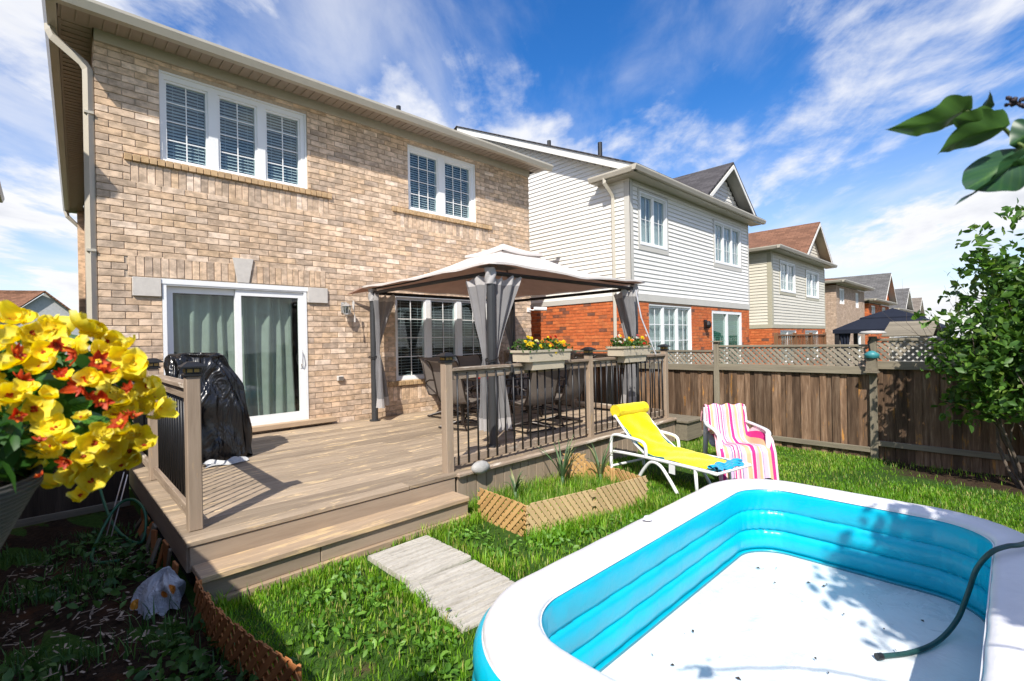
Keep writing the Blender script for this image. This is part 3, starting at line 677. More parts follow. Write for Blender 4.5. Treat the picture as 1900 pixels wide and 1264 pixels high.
# ---------------------------------------------------------------- further houses down the row
def row_house(name, label, x0, x1, yf, zb, zt, base_z, low, up, trimm, roofm, gable=None, wins=(), lowwins=(), depth=9.0, slope=.62, sided=True):
    t = thing(name, (x0, yf, base_z), label, 'house', 'houses along the row beyond the fence')
    P, S = front(yf), side(x0)
    wall_core(t, P, x0 + .01, x1, base_z - 2, zb, lowwins, .012, .25, MT['redmortar'] if low is MT['redbrick'] else MT['mortar'])
    brickwork(t, P, x0, x1, base_z + .3, zb - .005, lowwins, low, single=0, H=.1, L=.26)
    m = MB(); m.box(x0 + .012, x0 + .2, yf + .26, yf + depth, base_z - 2, zb); m.build('side_wall', low, t)
    brickwork(t, S, yf + .001, yf + 4, base_z + .3, zb - .005, [], low, single=0, H=.1, L=.26)
    if sided:
        wall_core(t, P, x0 + .004, x1, zb + .001, zt + .2, wins, .002, .25, up, 'upper_wall')
        wt = [(a - .08, b + .08, c - .13, d + .06) for a, b, c, d in wins]
        siding(t, P, x0 + .14, x1 - .08, zb + .14, zt, wt, up, h=.115)
        m = MB(); m.box(x0 + .004, x0 + .2, yf + .26, yf + depth, zb + .001, zt + .2); m.build('side_wall', up, t)
        siding(t, S, yf + .14, yf + 5, zb + .14, zt, [], up, h=.115)
        m = MB(); m.box(x0 - .02, x0 + .14, yf - .02, yf, zb, zt); m.box(x0 - .021, x0 - .001, yf - .0199, yf + .14, zb + .001, zt - .001); m.box(x1 - .08, x1 + .01, yf - .02, yf, zb, zt); m.box(x0 + .141, x1 - .081, yf - .021, yf - .001, zb, zb + .135); m.box(x0 - .0215, x0 - .001, yf + .141, yf + 5, zb, zb + .135)
        for (a, b, c, d), (e, f, g, h) in zip(wins, wt):
            for q in rects(e, f, g, h, [(a, b, c, d)]): m.box(q[0], q[1], yf - .024, yf - .0015, q[2], q[3])
        m.build('trim_board', trimm, t)
    for w in wins: window(t, *w, yf - (.03 if sided else -.02), gl(w[0], w[1], 2, .09, .12), w[2] + .09, w[3] - .09, 2, 3, 'sheer', bar=.02)
    for w in lowwins: window(t, *w, yf + .02, gl(w[0], w[1], 2, .09, .12), w[2] + .09, w[3] - .09, 1, 1, 'sheer', bar=.02)
    zg = zt + .08; ye = yf - .42; e = .34
    m = MB(); m.prism([(p[0], zg + p[1]) for p in gutter_poly(ye + .08)], x0 - .42, x1 + .42, 'x'); m.box(x0 - .3, x1 + .3, ye + .08, yf - .001, zg - .02, zg - .005)
    m.prism([(p[0] + x0 - .27, zg + p[1]) for p in gutter_poly(0)], ye, yf + depth, 'y'); m.box(x0 - .27, x0 - .001, yf - .0, yf + depth, zg - .02, zg - .004)
    m.build('gutter', MT['alu'], t)
    if not sided: MB().box(x0, x1, yf - .03, yf - .0015, zt + .001, zg - .021).build('frieze_board', MT['alu'], t)
    hw = (x1 - x0) / 2 + e; rz = zg + .1; xm = (x0 + x1) / 2; rh = hw * slope * .75; y0, y1 = ye - .03, yf + depth + e
    slab_face('roof', [(x0 - e, y0, rz), (x1 + e, y0, rz), (xm, y0 + hw, rz + rh)], (1, 0, 0), roofm, t)
    slab_face('roof', [(x0 - e, y0, rz), (xm, y0 + hw, rz + rh), (xm, y1 - hw, rz + rh), (x0 - e, y1, rz)], (0, 1, 0), roofm, t)
    slab_face('roof', [(x1 + e, y0, rz), (x1 + e, y1, rz), (xm, y1 - hw, rz + rh), (xm, y0 + hw, rz + rh)], (0, 1, 0), roofm, t)
    if gable:
        gx, gh, gp = gable; ge = zg + .17; gy = ye + .02
        for s in (-1, 1):
            slab_face('roof', [(gx + s * (gh + .12), gy, ge - .06), (gx, gy, gp), (gx, gy + 5.5, gp), (gx + s * (gh + .12), gy + 1.6, ge - .06)], (0, 1, 0), roofm, t, .05)
            m = MB(); m.add([(gx + s * (gh + .05), gy + .013, ge - .13), (gx, gy + .013, gp - .06), (gx, yf - .003, gp - .06), (gx + s * (gh + .05), yf - .003, ge - .13)], [(0, 1, 2, 3)]); m.build('gable_soffit', trimm, t)
            m = MB(); m.add([(gx + s * (gh + .06), gy - .012, ge - .13), (gx, gy - .012, gp - .07), (gx, gy - .012, gp - .2), (gx + s * (gh - .10), gy - .012, ge - .13), (gx + s * (gh + .06), gy + .012, ge - .13), (gx, gy + .012, gp - .07), (gx, gy + .012, gp - .2), (gx + s * (gh - .10), gy + .012, ge - .13)],
                   [(0, 1, 2, 3), (4, 5, 6, 7), (0, 1, 5, 4), (3, 2, 6, 7), (0, 3, 7, 4), (1, 2, 6, 5)]); m.build('rake_board', MT['siding'], t)
        MB().add([(gx - gh, yf, ge - .1), (gx + gh, yf, ge - .1), (gx, yf, gp - .15)], [(0, 1, 2)]).build('gable_wall', up, t)
        siding(t, front(yf - .002), gx - gh, gx + gh, ge - .05, gp - .25, [], up, clip=lambda z: (gx - (gp - .2 - z) / (gp - ge) * gh, gx + (gp - .2 - z) / (gp - ge) * gh), name='gable_shingle_row', h=.13)
    m = MB(); pipe_box(m, [(x0 - .3, yf + .9, zg + .02), (x0 - .3, yf + .9, zg - .08), (x0 - .08, yf + .9, zg - .33), (x0 - .06, yf + .9, base_z - .5)], .09, .07); m.build('downspout', MT['alu'], t)
    return t
row_house('siding_house', 'beige-sided house with a brown shingle roof past the white one', 19.1, 26.4, -1.62, 1.98, 4.80, -.6, MT['redbrick'], MT['siding_b'], MT['trim_b'], MT['shingle_br'],
          gable=(24.2, 2.05, 6.68), wins=[(20.05, 21.85, 3.42, 4.60), (23.4, 25.3, 3.36, 4.52)], lowwins=[(20.0, 22.0, .6, 1.9), (23.2, 25.2, .6, 1.9)])
row_house('brick_house', 'small beige brick house with two narrow upper windows in the distance', 28.6, 35.3, -1.62, 4.22, 4.24, -1.2, MT['farbrick'], MT['farbrick'], MT['trim'], MT['shingle_br'],
          wins=(), lowwins=[(29.3, 30.35, 3.25, 4.1), (33.0, 33.75, 3.2, 4.05), (29.4, 31.4, .2, 1.6), (32.4, 34.2, .2, 1.6)], sided=False, slope=.3)
row_house('brick_house', 'distant red brick house with a grey gabled roof', 36.6, 43.6, -1.62, 3.62, 3.66, -1.8, MT['redbrick'], MT['redbrick'], MT['trim'], MT['shingle_g'],
          gable=(41.9, 2.3, 5.9), lowwins=[(37.4, 38.6, 2.3, 3.5), (41.0, 42.2, 2.3, 3.5)], sided=False)
row_house('siding_house', 'distant pale house with a grey roof, second last of the row', 45.2, 52.0, -1.62, 1.0, 3.35, -2.4, MT['redbrick'], MT['siding'], MT['trim'], MT['shingle_g'],
          gable=(50.3, 2.2, 5.35), wins=[(46.2, 47.8, 2.0, 3.1)], lowwins=[])
row_house('siding_house', 'farthest pale house with a taupe roof at the end of the row', 53.4, 60.0, -1.62, 1.0, 3.0, -2.6, MT['redbrick'], MT['siding_b'], MT['trim'], shingle('taupe_shingle', (.20, .17, .14)),
          gable=(58.0, 2.2, 4.95), wins=[(54.2, 55.8, 1.8, 2.8)], lowwins=[])

# houses on the other side: a gable roof far behind the planter and one eave tip
t = thing('gable_house', (-2.5, 40, 0), 'far house with brown roof and grey gable, behind the yellow flowers', 'house')
gx = -.36
m = MB(); m.add([(-4.4, 40, -1), (2.9, 40, -1), (2.9, 40, 2.5), (gx, 40, 5.72), (-3.6, 40, 2.8)], [(0, 1, 2, 3, 4)]); m.add([(2.9, 40, -1), (2.9, 50, -1), (2.9, 50, 2.5), (2.9, 40, 2.5)], [(0, 1, 2, 3)])
m.build('wall', plain('grey_gable', (.42, .42, .42), .7), t)
slab_face('roof', [(gx, 39.6, 5.85), (3.3, 39.6, 2.3), (3.3, 50, 2.3), (gx, 50, 5.85)], (0, 1, 0), MT['shingle_br'], t, .1)
slab_face('roof', [(gx, 39.6, 5.85), (-3.9, 39.6, 2.6), (-12, 45, 2.6), (-12, 45, 5.85)], (1, 0, 0), MT['shingle_br'], t, .1)
t = thing('brick_house', (-5, 3, 0), 'house mostly out of frame whose eave tip shows at the far edge', 'house')
MB().box(-9, -1.62, -.75, 9.1, -.2, 5.3).build('wall', MT['farbrick'], t)
m = MB(); m.box(-9.3, -1.27, -1.0, 9.4, 5.3, 5.42); m.build('soffit', MT['soffit'], t)
m = MB(); m.prism([(-1.269, 5.34), (-1.18, 5.34), (-1.145, 5.43), (-1.145, 5.46), (-1.269, 5.46)], -1.0, 9.42, 'y'); m.build('gutter', MT['alu'], t)
slab_face('roof', [(-9.2, -1.0, 5.45), (-1.22, -1.0, 5.45), (-5, 3, 6.8), (-6, 3, 6.8)], (1, 0, 0), MT['shingle'], t)
slab_face('roof', [(-1.22, -1.0, 5.45), (-1.22, 9.4, 5.45), (-5, 6, 6.8), (-5, 3, 6.8)], (0, 1, 0), MT['shingle'], t)

# ---------------------------------------------------------------- deck
DZ = .385; DX0, DX1, DYF = .17, 6.93, -4.03
deck = thing('deck', (3.5, -2, 0), 'stained wooden deck with a railing and one wide step', 'deck')
pitch = .1425; y = DYF + pitch / 2; k = 0
while y < -.09:
    cut = 1.9 + (k * 1.37) % 3.4
    for a, b in ((DX0, cut), (cut + .004, DX1)):
        o = plank('deck_plank', (a, y, DZ - .018 + random.uniform(-.0015, .0015)), (b, y, DZ - .018), pitch - .009, .036, MT['deck'], deck)
    y += pitch; k += 1
m = MB(); m.box(DX0 + .04, DX1 - .03, -3.9, -.03, .05, DZ - .06); m.build('frame', MT['dark'], deck)  # solid near-black box; shade below the plank gaps is put into its colour
# fascia, steps
plank('fascia', (DX0 + .02, -4.0, .265), (2.43, -4.0, .265), .155, .03, MT['skirt'], deck, up=(0, 1, 0))
plank('fascia', (DX0 + .022, -3.98, .25), (DX0 + .022, -.1, .25), .18, .03, MT['skirt'], deck, up=(1, 0, 0))
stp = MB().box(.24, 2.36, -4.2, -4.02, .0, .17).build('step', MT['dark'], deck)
for (a, b) in ((.20, 2.40),):
    plank('tread', (a, -4.075, .20), (b, -4.075, .20), .118, .04, MT['step'], stp); plank('tread', (a, -4.206, .20), (b, -4.206, .20), .135, .04, MT['step'], stp)
for (a, b) in ((.20, .98), (.985, 2.40)): plank('riser', (a, -4.232, .115), (b, -4.232, .115), .118, .03, MT['skirt'], stp, up=(0, 1, 0))
plank('base_board', (.20, -4.255, .028), (2.41, -4.255, .028), .055, .05, MT['step'], stp, up=(0, 1, 0))
# vertical skirt boards
x = 2.46; 
while x < DX1 - .06:
    w = .128; plank('skirt_board', (x + w / 2, -3.995 + random.uniform(-.002, .002), -.04), (x + w / 2, -3.995, .335), w - .006, .022, MT['skirt'], deck, up=(0, 1, 0)); x += w
plank('nosing', (2.44, -4.035, .364), (DX1, -4.035, .364), .05, .05, MT['railwood'], deck, up=(0, 1, 0), c=.015)
y = -3.95
while y < -.1: plank('skirt_board', (DX1 - .01, y, -.05), (DX1 - .01, y, .335), .12, .022, MT['skirt'], deck, up=(1, 0, 0)); y += .128
sb = MB().box(6.98, 7.5, -4.2, -3.5, .02, .30).build('side_step', MT['fencerail'], deck)
plank('tread', (6.95, -4.02, .322), (7.55, -4.02, .322), .42, .035, MT['fencerail'], sb); plank('tread', (6.95, -3.6, .322), (7.55, -3.6, .322), .40, .035, MT['fencerail'], sb)
# railing
MT['amber'] = plain('amber_lens', (.35, .22, .06), .25, .1, 30)
def post(rl, x, y, cap=True):
    plank('post', (x, y, DZ - .35 if y < -3.85 and x > 1 else DZ + .001), (x, y, 1.49), .09, .09, MT['post'], rl, up=(0, 1, 0), c=.006)
    if cap:
        c = MB(); z = 1.491
        c.add([(x + sx * r, y + sy * r, zz) for zz, r in ((z, .058), (z + .012, .058), (z + .018, .045), (z + .055, .045), (z + .058, .078), (z + .068, .078), (z + .10, .03), (z + .104, .0)) for sx, sy in ((-1, -1), (1, -1), (1, 1), (-1, 1))],
              [(i * 4 + k, i * 4 + (k + 1) % 4, (i + 1) * 4 + (k + 1) % 4, (i + 1) * 4 + k) for i in range(7) for k in range(4)])
        c.build('solar_cap', MT['black'], rl)
        l = MB()
        for dx, dy in ((1, 0), (-1, 0), (0, 1), (0, -1)):
            for s in (-.021, .021): cx_, cy_ = x + dx * .0455 + dy * s, y + dy * .0455 + dx * s; l.box(cx_ - .004 - .012 * abs(dy), cx_ + .004 + .012 * abs(dy), cy_ - .004 - .012 * abs(dx), cy_ + .004 + .012 * abs(dx), z + .026, z + .05)
        l.build('cap_lens', MT['amber'], rl)
def bay(rl, a, b, n, ztop=1.40):
    a, b = Vector((*a, 0)), Vector((*b, 0)); d = (b - a).normalized(); s = Vector((-d.y, d.x, 0))
    A, B = a + d * .046, b - d * .046; up = Vector((0, 0, 1))
    plank('top_rail', A + up * (ztop + .017), B + up * (ztop + .017), .10, .034, MT['railwood'], rl)
    plank('top_rail', A + up * (ztop - .045), B + up * (ztop - .045), .086, .036, MT['railwood'], rl, up=s)
    plank('bottom_rail', A + up * .475, B + up * .475, .086, .036, MT['railwood'], rl, up=s)
    for i in range(n):
        p = A + (B - A) * ((i + .5) / n)
        key = ('bal', round(ztop, 2))
        if key not in _bc: _bc[key] = MB().tube([(0, 0, .44), (0, 0, ztop - .02)], .0098, 8).mesh('baluster', MT['black'], True)
        link('baluster', _bc[key], rl, Matrix.Translation(p - s * .026))
r1 = thing('railing', (.27, -2, DZ), parent=deck); r2 = thing('railing', (4.6, -3.9, DZ), parent=deck); r3 = thing('railing', (6.83, -2, DZ), parent=deck)
PA, PB, PC = (.265, -3.785), (.28, -1.93), (.28, -.10); PD, PE, PFp = (2.42, -3.915), (4.79, -3.90), (6.83, -3.90); PG = (6.83, -.12)
for p in (PA, PB, PC): post(r1, *p)
for p in (PD, PE, PFp): post(r2, *p)
post(r3, *PG, cap=False); post(r3, 6.83, -2.0, cap=False)
bay(r1, PA, PB, 15); bay(r1, PB, PC, 14); bay(r2, PD, PE, 17); bay(r2, PE, PFp, 15); bay(r3, PFp, (6.83, -2.0), 14); bay(r3, (6.83, -2.0), PG, 14)

# things on the deck edge
t = thing('stone_ornament', (2.72, -4.05, .395), 'grey dome-shaped stone resting on the deck edge by the steps', 'stone')
m = MB(); m.ball((2.72, -4.06, .40), .11, 14, 8, .03, (1.05, .62, .60)); m.build('dome', plain('grey_stone', (.36, .35, .33), .8, .2, 14, .5, 40), t, smooth=True)
t = thing('knotted_strap', (3.25, -3.9, 1.40), 'dark knotted strap tied round the top rail beside the flower box', 'strap')
m = MB(); m.tube([(3.30 + .012 * math.sin(i), -3.90 + .07 * math.cos(i * .9), 1.38 + .075 * math.sin(i * .9)) for i in range(22)], .014, 6); m.build('loop', plain('dark_strap', (.03, .028, .026), .8), t)

# flower boxes on the rail
MT['boxplastic'] = plain('taupe_plastic', (.50, .43, .32), .55, .06, 6, .1, 60)
MT['foliage'] = leafmat('annual_foliage', [(0, (.03, .08, .015)), (.6, (.06, .14, .02)), (1, (.12, .22, .04))])
def petalcol(name, c, tr=.3): return cloth(name, c, tr, .6, .12, 40, .05)
PETS = {'y': petalcol('yellow_petal', (.85, .62, .02)), 'o': petalcol('orange_petal', (.80, .28, .03)), 'r': petalcol('red_petal', (.50, .04, .02)), 'w': petalcol('white_petal', (.78, .76, .68)), 'p': petalcol('purple_petal', (.32, .03, .30)), 'k': petalcol('pink_petal', (.55, .12, .12)), 'c': petalcol('cream_petal', (.80, .74, .35))}
def leaf_cloud(n, fn, size, mat, seed=1, normal_up=.3):
    """n little folded leaves; fn(rng) -> centre points"""
    g = np.random.default_rng(seed); C = fn(g, n); N = len(C)
    d = g.normal(size=(N, 3)); d[:, 2] += normal_up; d /= np.linalg.norm(d, axis=1)[:, None]
    e = g.normal(size=(N, 3)); e -= d * np.sum(d * e, 1)[:, None]; e /= np.linalg.norm(e, axis=1)[:, None]
    f = np.cross(d, e); s = size * g.uniform(.6, 1.25, N)[:, None]
    V = np.stack([C - e * s, C - e * s * .15 + f * s * .52 + d * s * .12, C - e * s * .15, C - e * s * .15 - f * s * .52 + d * s * .12, C + e * s - d * s * .15, C + e * s * .45 + f * s * .40 + d * s * .08, C + e * s * .45 - f * s * .40 + d * s * .08], 1).reshape(-1, 3)
    T = (np.array([[0, 2, 1], [0, 3, 2], [1, 2, 5], [2, 4, 5], [2, 3, 6], [2, 6, 4]])[None] + (np.arange(N) * 7)[:, None, None]).reshape(-1, 3)
    return V, T, np.repeat(g.random(N), 7)
_fl = {}
def pompon(kind, r):
    k = (kind, round(r, 3))
    if k not in _fl:
        m = MB(); n = 9
        for ring, (rr, hh, cnt) in enumerate(((1.0, .0, 9), (.7, .28, 7), (.4, .45, 5))):
            for i in range(cnt):
                a = 2 * math.pi * i / cnt + ring; c, s = math.cos(a), math.sin(a); w = .36
                m.add([(0, 0, hh * r * .6), ((c * .6 - s * w) * rr * r, (s * .6 + c * w) * rr * r, hh * r + .1 * r), (c * rr * r, s * rr * r, hh * r - .08 * r), ((c * .6 + s * w) * rr * r, (s * .6 - c * w) * rr * r, hh * r + .1 * r)], [(0, 1, 2, 3)])
        _fl[k] = m.mesh('blossom', PETS[kind])
    return _fl[k]
def flower_box(label, x0, x1, seq, seed):
    yc = -3.97; t = thing('flower_box', ((x0 + x1) / 2, yc, 1.36), label, 'flower box', 'flower boxes hung on the deck rail')
    rs = random.Random(seed); m = MB()
    def ring(a, b, c, d, z): return [(a, c, z), (b, c, z), (b, d, z), (a, d, z)]
    prof = [(.10, .03, 1.355), (.09, .025, 1.45), (.012, .004, 1.452), (.008, .0, 1.555), (-.012, -.012, 1.558), (-.014, -.014, 1.585), (.012, .012, 1.585), (.03, .03, 1.53)]
    V = []
    for ix, iy, z in prof: V += ring(x0 + ix, x1 - ix, yc - .135 + iy, yc + .135 - iy, z)
    F = [(i * 4 + k, i * 4 + (k + 1) % 4, (i + 1) * 4 + (k + 1) % 4, (i + 1) * 4 + k) for i in range(len(prof) - 1) for k in range(4)] + [(3, 2, 1, 0)]
    m.add(V, F); m.build('box', MT['boxplastic'], t)
    MB().box(x0 + .03, x1 - .03, yc - .10, yc + .10, 1.535, 1.55).build('soil', plain('potting_soil', (.03, .02, .013), .95, .3, 30, .5), t)
    def pts(g, n):
        u = g.uniform(x0 - .02, x1 + .04, n); v = g.normal(0, .075, n); h = .14 * np.sqrt(np.maximum(0, 1 - (v / .22) ** 2)) * (1 + .25 * np.sin(u * 14 + seed))
        return np.stack([u, yc + v, 1.55 + np.maximum(.0, h) * g.uniform(.1, 1.0, n)], 1)
    V, T, r = leaf_cloud(800, pts, .022, MT['foliage'], seed)
    link('foliage', np_mesh('foliage', V, T, MT['foliage'], r), t)['kind'] = 'stuff'
    for i, k in enumerate(seq):
        u = x0 + (x1 - x0) * ((i * .618) % 1); v = rs.uniform(-.14, .06); z = 1.60 + rs.uniform(.0, .12) + (-.04 if v < -.1 else .02)
        rr = rs.uniform(.022, .036)
        n = Vector((rs.uniform(-.5, .2), -.8 + rs.uniform(-.4, .5), .6)).normalized()
        M = n.to_track_quat('Z', 'Y').to_matrix().to_4x4(); M.translation = (u, yc + v, z)
        link('blossom', pompon(k, round(rr, 3)), t, M)
flower_box('taupe flower box of mostly yellow marigolds, nearer the steps', 3.42, 4.17, 'yyyoyyryyoyypyoyryyycyoyyr', 3)
flower_box('taupe flower box of red, white and yellow annuals, nearer the fence', 5.32, 6.06, 'ykwrykwoykwrywkyowrkywwkry', 8)

# ---------------------------------------------------------------- gazebo
gz_ = thing('gazebo', (5.1, -1.87, DZ), 'fabric gazebo with pale canopy, brown lining and grey tied curtains', 'gazebo')
gx0, gx1, gy0, gy1 = 3.52, 6.82, -3.37, -.36; gcx, gcy = (gx0 + gx1) / 2, (gy0 + gy1) / 2; GE = 2.645
MT['gpost'] = plain('charcoal_post', (.035, .036, .038), .45, .1, 6)
MT['canopy'] = cloth('pale_canopy', (.78, .73, .69), .25, .85, .05)
MT['lining'] = cloth('brown_lining', (.50, .34, .27), .5, .9, .06)
MT['gcurt'] = cloth('grey_curtain', (.29, .285, .29), .4, .85, .10)
MT['hem'] = cloth('pale_hem', (.52, .50, .49), .3, .85, .06)
for (x, y) in ((gx0, gy0), (gx1, gy0), (gx0, gy1), (gx1, gy1)):
    m = MB(); m.tube([(x, y, DZ + .002), (x, y, DZ + .02)], .09, 14); m.tube([(x, y, DZ + .02), (x, y, 2.62)], .054, 14); m.build('post', MT['gpost'], gz_, smooth=False)
for a, b in (((gx0, gy0), (gx1, gy0)), ((gx0, gy1), (gx1, gy1)), ((gx0, gy0), (gx0, gy1)), ((gx1, gy0), (gx1, gy1))):
    m = MB(); m.tube([(*a, 2.55), (*b, 2.55)], .028, 8); m.build('beam', MT['black'], gz_)
ov = .13
def canopy(t, q, dz=0.0, ov=ov, top=.36):
    """t round the eave 0..4, q 0 eave .. 1 crown"""
    k = int(t) % 4; f = t - int(t)
    cs = [(gx0 - ov, gy0 - ov), (gx1 + ov, gy0 - ov), (gx1 + ov, gy1 + ov), (gx0 - ov, gy1 + ov)]
    a, b = cs[k], cs[(k + 1) % 4]; ex, ey = a[0] + (b[0] - a[0]) * f, a[1] + (b[1] - a[1]) * f
    s = 1 - q * .86; hip = abs(2 * f - 1)
    x, y = gcx + (ex - gcx) * s, gcy + (ey - gcy) * s
    z = GE + .02 + .56 * q - .10 * math.sin(math.pi * min(1, q)) - (.02 * (1 - hip ** 2) * (1 - q)) + .008 * math.sin(t * 21 + q * 5) * (1 - q)
    if k == 0 and q < .02: z += .02 * math.sin(f * 9)
    return x, y, z + dz
m = MB(); m.grid(lambda u, v: canopy(u * 4, v), 96, 12, closeu=True)
m.grid(lambda u, v: (lambda p: (p[0], p[1], p[2] - .028 * v - .003 * math.sin(u * 160) * v))(canopy(u * 4, 0)), 96, 2, closeu=True)
cn = m.build('canopy', MT['canopy'], gz_, smooth=True)
m = MB(); m.grid(lambda u, v: canopy(u * 4, v, -.012, ov - .02), 96, 12, closeu=True); m.build('lining', MT['lining'], gz_, smooth=True)
tz = GE + .52; th = .47
m = MB()
for k in range(4):
    s = [(-1, -1), (1, -1), (1, 1), (-1, 1)]; a, b = s[k], s[(k + 1) % 4]
    m.grid(lambda u, v: (gcx + (a[0] + (b[0] - a[0]) * u) * th * (1 - v), gcy + (a[1] + (b[1] - a[1]) * u) * th * (1 - v), tz + .19 * v - .02 * math.sin(math.pi * v) - .03 * math.sin(math.pi * u) * (1 - v)), 10, 6)
    m.grid(lambda u, v: (gcx + (a[0] + (b[0] - a[0]) * u) * th, gcy + (a[1] + (b[1] - a[1]) * u) * th, tz - .03 * math.sin(math.pi * u) - .035 * v), 10, 2)
m.build('vent_tier', MT['canopy'], cn, smooth=False)
m = MB()
for sx in (-1, 1):
    for sy in (-1, 1): m.tube([(gcx + sx * th * .80, gcy + sy * th * .80, tz - .2), (gcx + sx * th * .80, gcy + sy * th * .80, tz - .02)], .012, 6)
for q in rects(-.58, .58, 0, 1, []): m.box(gcx - .36, gcx + .36, gcy - .36, gcy + .36, tz - .2, tz + .0)
m.build('vent_mesh', MT['gcurt'], cn)
for sx in (-1, 1):
    for sy in (-1, 1):
        k_ = {(-1, -1): 0, (1, -1): 1, (1, 1): 2, (-1, 1): 3}[(sx, sy)]; m = MB(); m.tube([canopy(k_, q_ / 8, -.045, .0) for q_ in range(9)], .014, 6); m.build('rafter', MT['black'], gz_)
def curtain(px, py, dx, dy, seed, wtop=.48, ztie=1.46, zbot=.56):
    """panel hung from the beam beside a post, tied back to the post, flaring below"""
    rs = random.Random(seed); ph = rs.uniform(0, 6); d = Vector((dx, dy, 0)); nrm = Vector((-dy, dx, 0)); t0 = .075
    def prof(v):
        z = 2.51 + (zbot - 2.51) * v; 
        if z > ztie:
            k = (z - ztie) / (2.51 - ztie); w = .05 + (wtop - .05) * (k ** 1.15); fold = .012 + .03 * k
        else:
            k = (ztie - z) / (ztie - zbot); w = .05 + .20 * (k ** .6); fold = .014 + .03 * k
        return z, w, fold
    def P(u, v):
        z, w, fold = prof(v)
        p = Vector((px, py, 0)) + d * (t0 + (u - .12) * w) + nrm * (fold * math.sin(u * 17 + ph + v) + .03 * math.sin(v * 3) + .015 * math.sin(u * 5 + v * 8))
        if v < .06: z += .03 * math.sin(u * 22 + ph) * (1 - v / .06)
        return (p.x, p.y, z)
    m = MB(); m.grid(lambda u, v: P(u, .05 + .87 * v), 34, 40); o = m.build('curtain', MT['gcurt'], gz_, smooth=True)
    m = MB(); m.grid(lambda u, v: P(u, .05 * v), 34, 4); m.build('heading', MT['hem'], o, smooth=True)
    m = MB(); m.grid(lambda u, v: P(u, .92 + .08 * v), 34, 3); m.build('hem', MT['hem'], o, smooth=True)
curtain(gx0, gy0, 0, 1, 1, .55); curtain(gx0, gy0, 1, 0, 2, .50); curtain(gx1, gy0, -1, 0, 3, .30); curtain(gx1, gy0, 0, 1, 4, .42)
curtain(gx0, gy1, 1, 0, 5, .46, 1.52, .62); curtain(gx0, gy1, 0, -1, 6, .12, 1.52, .62); curtain(gx1, gy1, -1, 0, 7, .5)
for (x, y) in ((gx0, gy0), (gx1, gy0), (gx0, gy1)):
    m = MB(); m.tube([(x + .085 * math.cos(a * .7), y + .085 * math.sin(a * .7), 1.47 + .02 * math.sin(a)) for a in range(10)], .008, 6); m.build('tie_cord', MT['black'], gz_)
    m = MB(); m.grid(lambda u, v: (x + (.066 + .012 * math.sin(v * 9 + u * 20)) * math.cos(u * 6.283), y + (.066 + .012 * math.sin(v * 9 + u * 20)) * math.sin(u * 6.283), 2.61 - .20 * v), 20, 8, closeu=True); m.build('corner_wrap', MT['hem'], gz_, smooth=True)
m = MB(); m.add([(gx0 - .13, gy1 + .13, GE + .01), (gx0 + .2, gy1 + .13, GE + .0), (gx0 - .30, gy1 + .30, GE - .10), (gx0 - .13, gy1 + .13, GE - .012), (gx0 + .2, gy1 + .13, GE - .015), (gx0 - .30, gy1 + .30, GE - .115)], [(0, 1, 2), (3, 5, 4), (0, 2, 5, 3), (1, 4, 5, 2)]); m.build('corner_flap', MT['lining'], gz_)
t = thing('garden_pole', (6.6, -3.95, 1.44), 'thin silver pole leaning from the deck rail up to the gazebo corner', 'pole')
m = MB(); m.tube([(6.42, -3.98, 1.44), (6.40, -3.75, 2.02), (6.62, -3.52, 2.50)], .012, 8); m.build('rod', plain('silver_rod', (.55, .54, .53), .35, .05, 6, metal=.5), t)

# ---------------------------------------------------------------- patio furniture
MT['sling'] = cloth('taupe_sling', (.20, .17, .145), .25, .8, .06, 300)
MT['bronze'] = plain('dark_bronze_metal', (.03, .022, .018), .4, .1, 10, metal=.3)
def make_chair():
    t = thing('patio_chair', (0, 0, 0)); pr = [(.30, .40), (.26, .435), (.10, .425), (-.12, .39), (-.22, .40), (-.28, .50), (-.34, .72), (-.40, .93), (-.46, 1.02), (-.53, 1.05)]
    def sp(u):
        k = u * (len(pr) - 1); i = min(int(k), len(pr) - 2); f = k - i; return pr[i][0] + (pr[i + 1][0] - pr[i][0]) * f, pr[i][1] + (pr[i + 1][1] - pr[i][1]) * f
    m = MB(); m.grid(lambda u, v: (sp(v)[0] - .012 * math.sin(math.pi * u), (u - .5) * .52, sp(v)[1] - .02 * math.sin(math.pi * u)), 8, 28); m.build('sling', MT['sling'], t, smooth=True)
    for s in (-1, 1):
        m = MB(); m.tube([(x, s * .27, z) for x, z in pr], .014, 8); m.build('side_rail', MT['bronze'], t, smooth=True)
        m = MB(); m.tube([(-.30, s * .285, .60), (-.15, s * .31, .655), (.10, s * .32, .66), (.27, s * .31, .62), (.31, s * .295, .52), (.24, s * .28, .42)], .013, 8); m.build('armrest', MT['bronze'], t, smooth=True)
    m = MB(); m.tube([(0, 0, .30), (0, 0, .38)], .06, 12); m.tube([(-.02, 0, .06), (-.02, 0, .31)], .03, 10); m.box(-.2, .2, -.25, .25, .375, .395); m.build('swivel', MT['bronze'], t)
    m = MB(); q = .27
    m.tube([(-q, -q, .02), (q, -q, .02), (q, q, .02), (-q, q, .02), (-q, -q, .02)], .013, 6)
    for s in (-1, 1): m.tube([(-q, s * q, .02), (-.1, s * .08, .09), (0, 0, .11), (.1, s * -.08, .09), (q, s * -q, .02)], .013, 6)
    m.build('base', MT['bronze'], t); return t
c0 = make_chair()
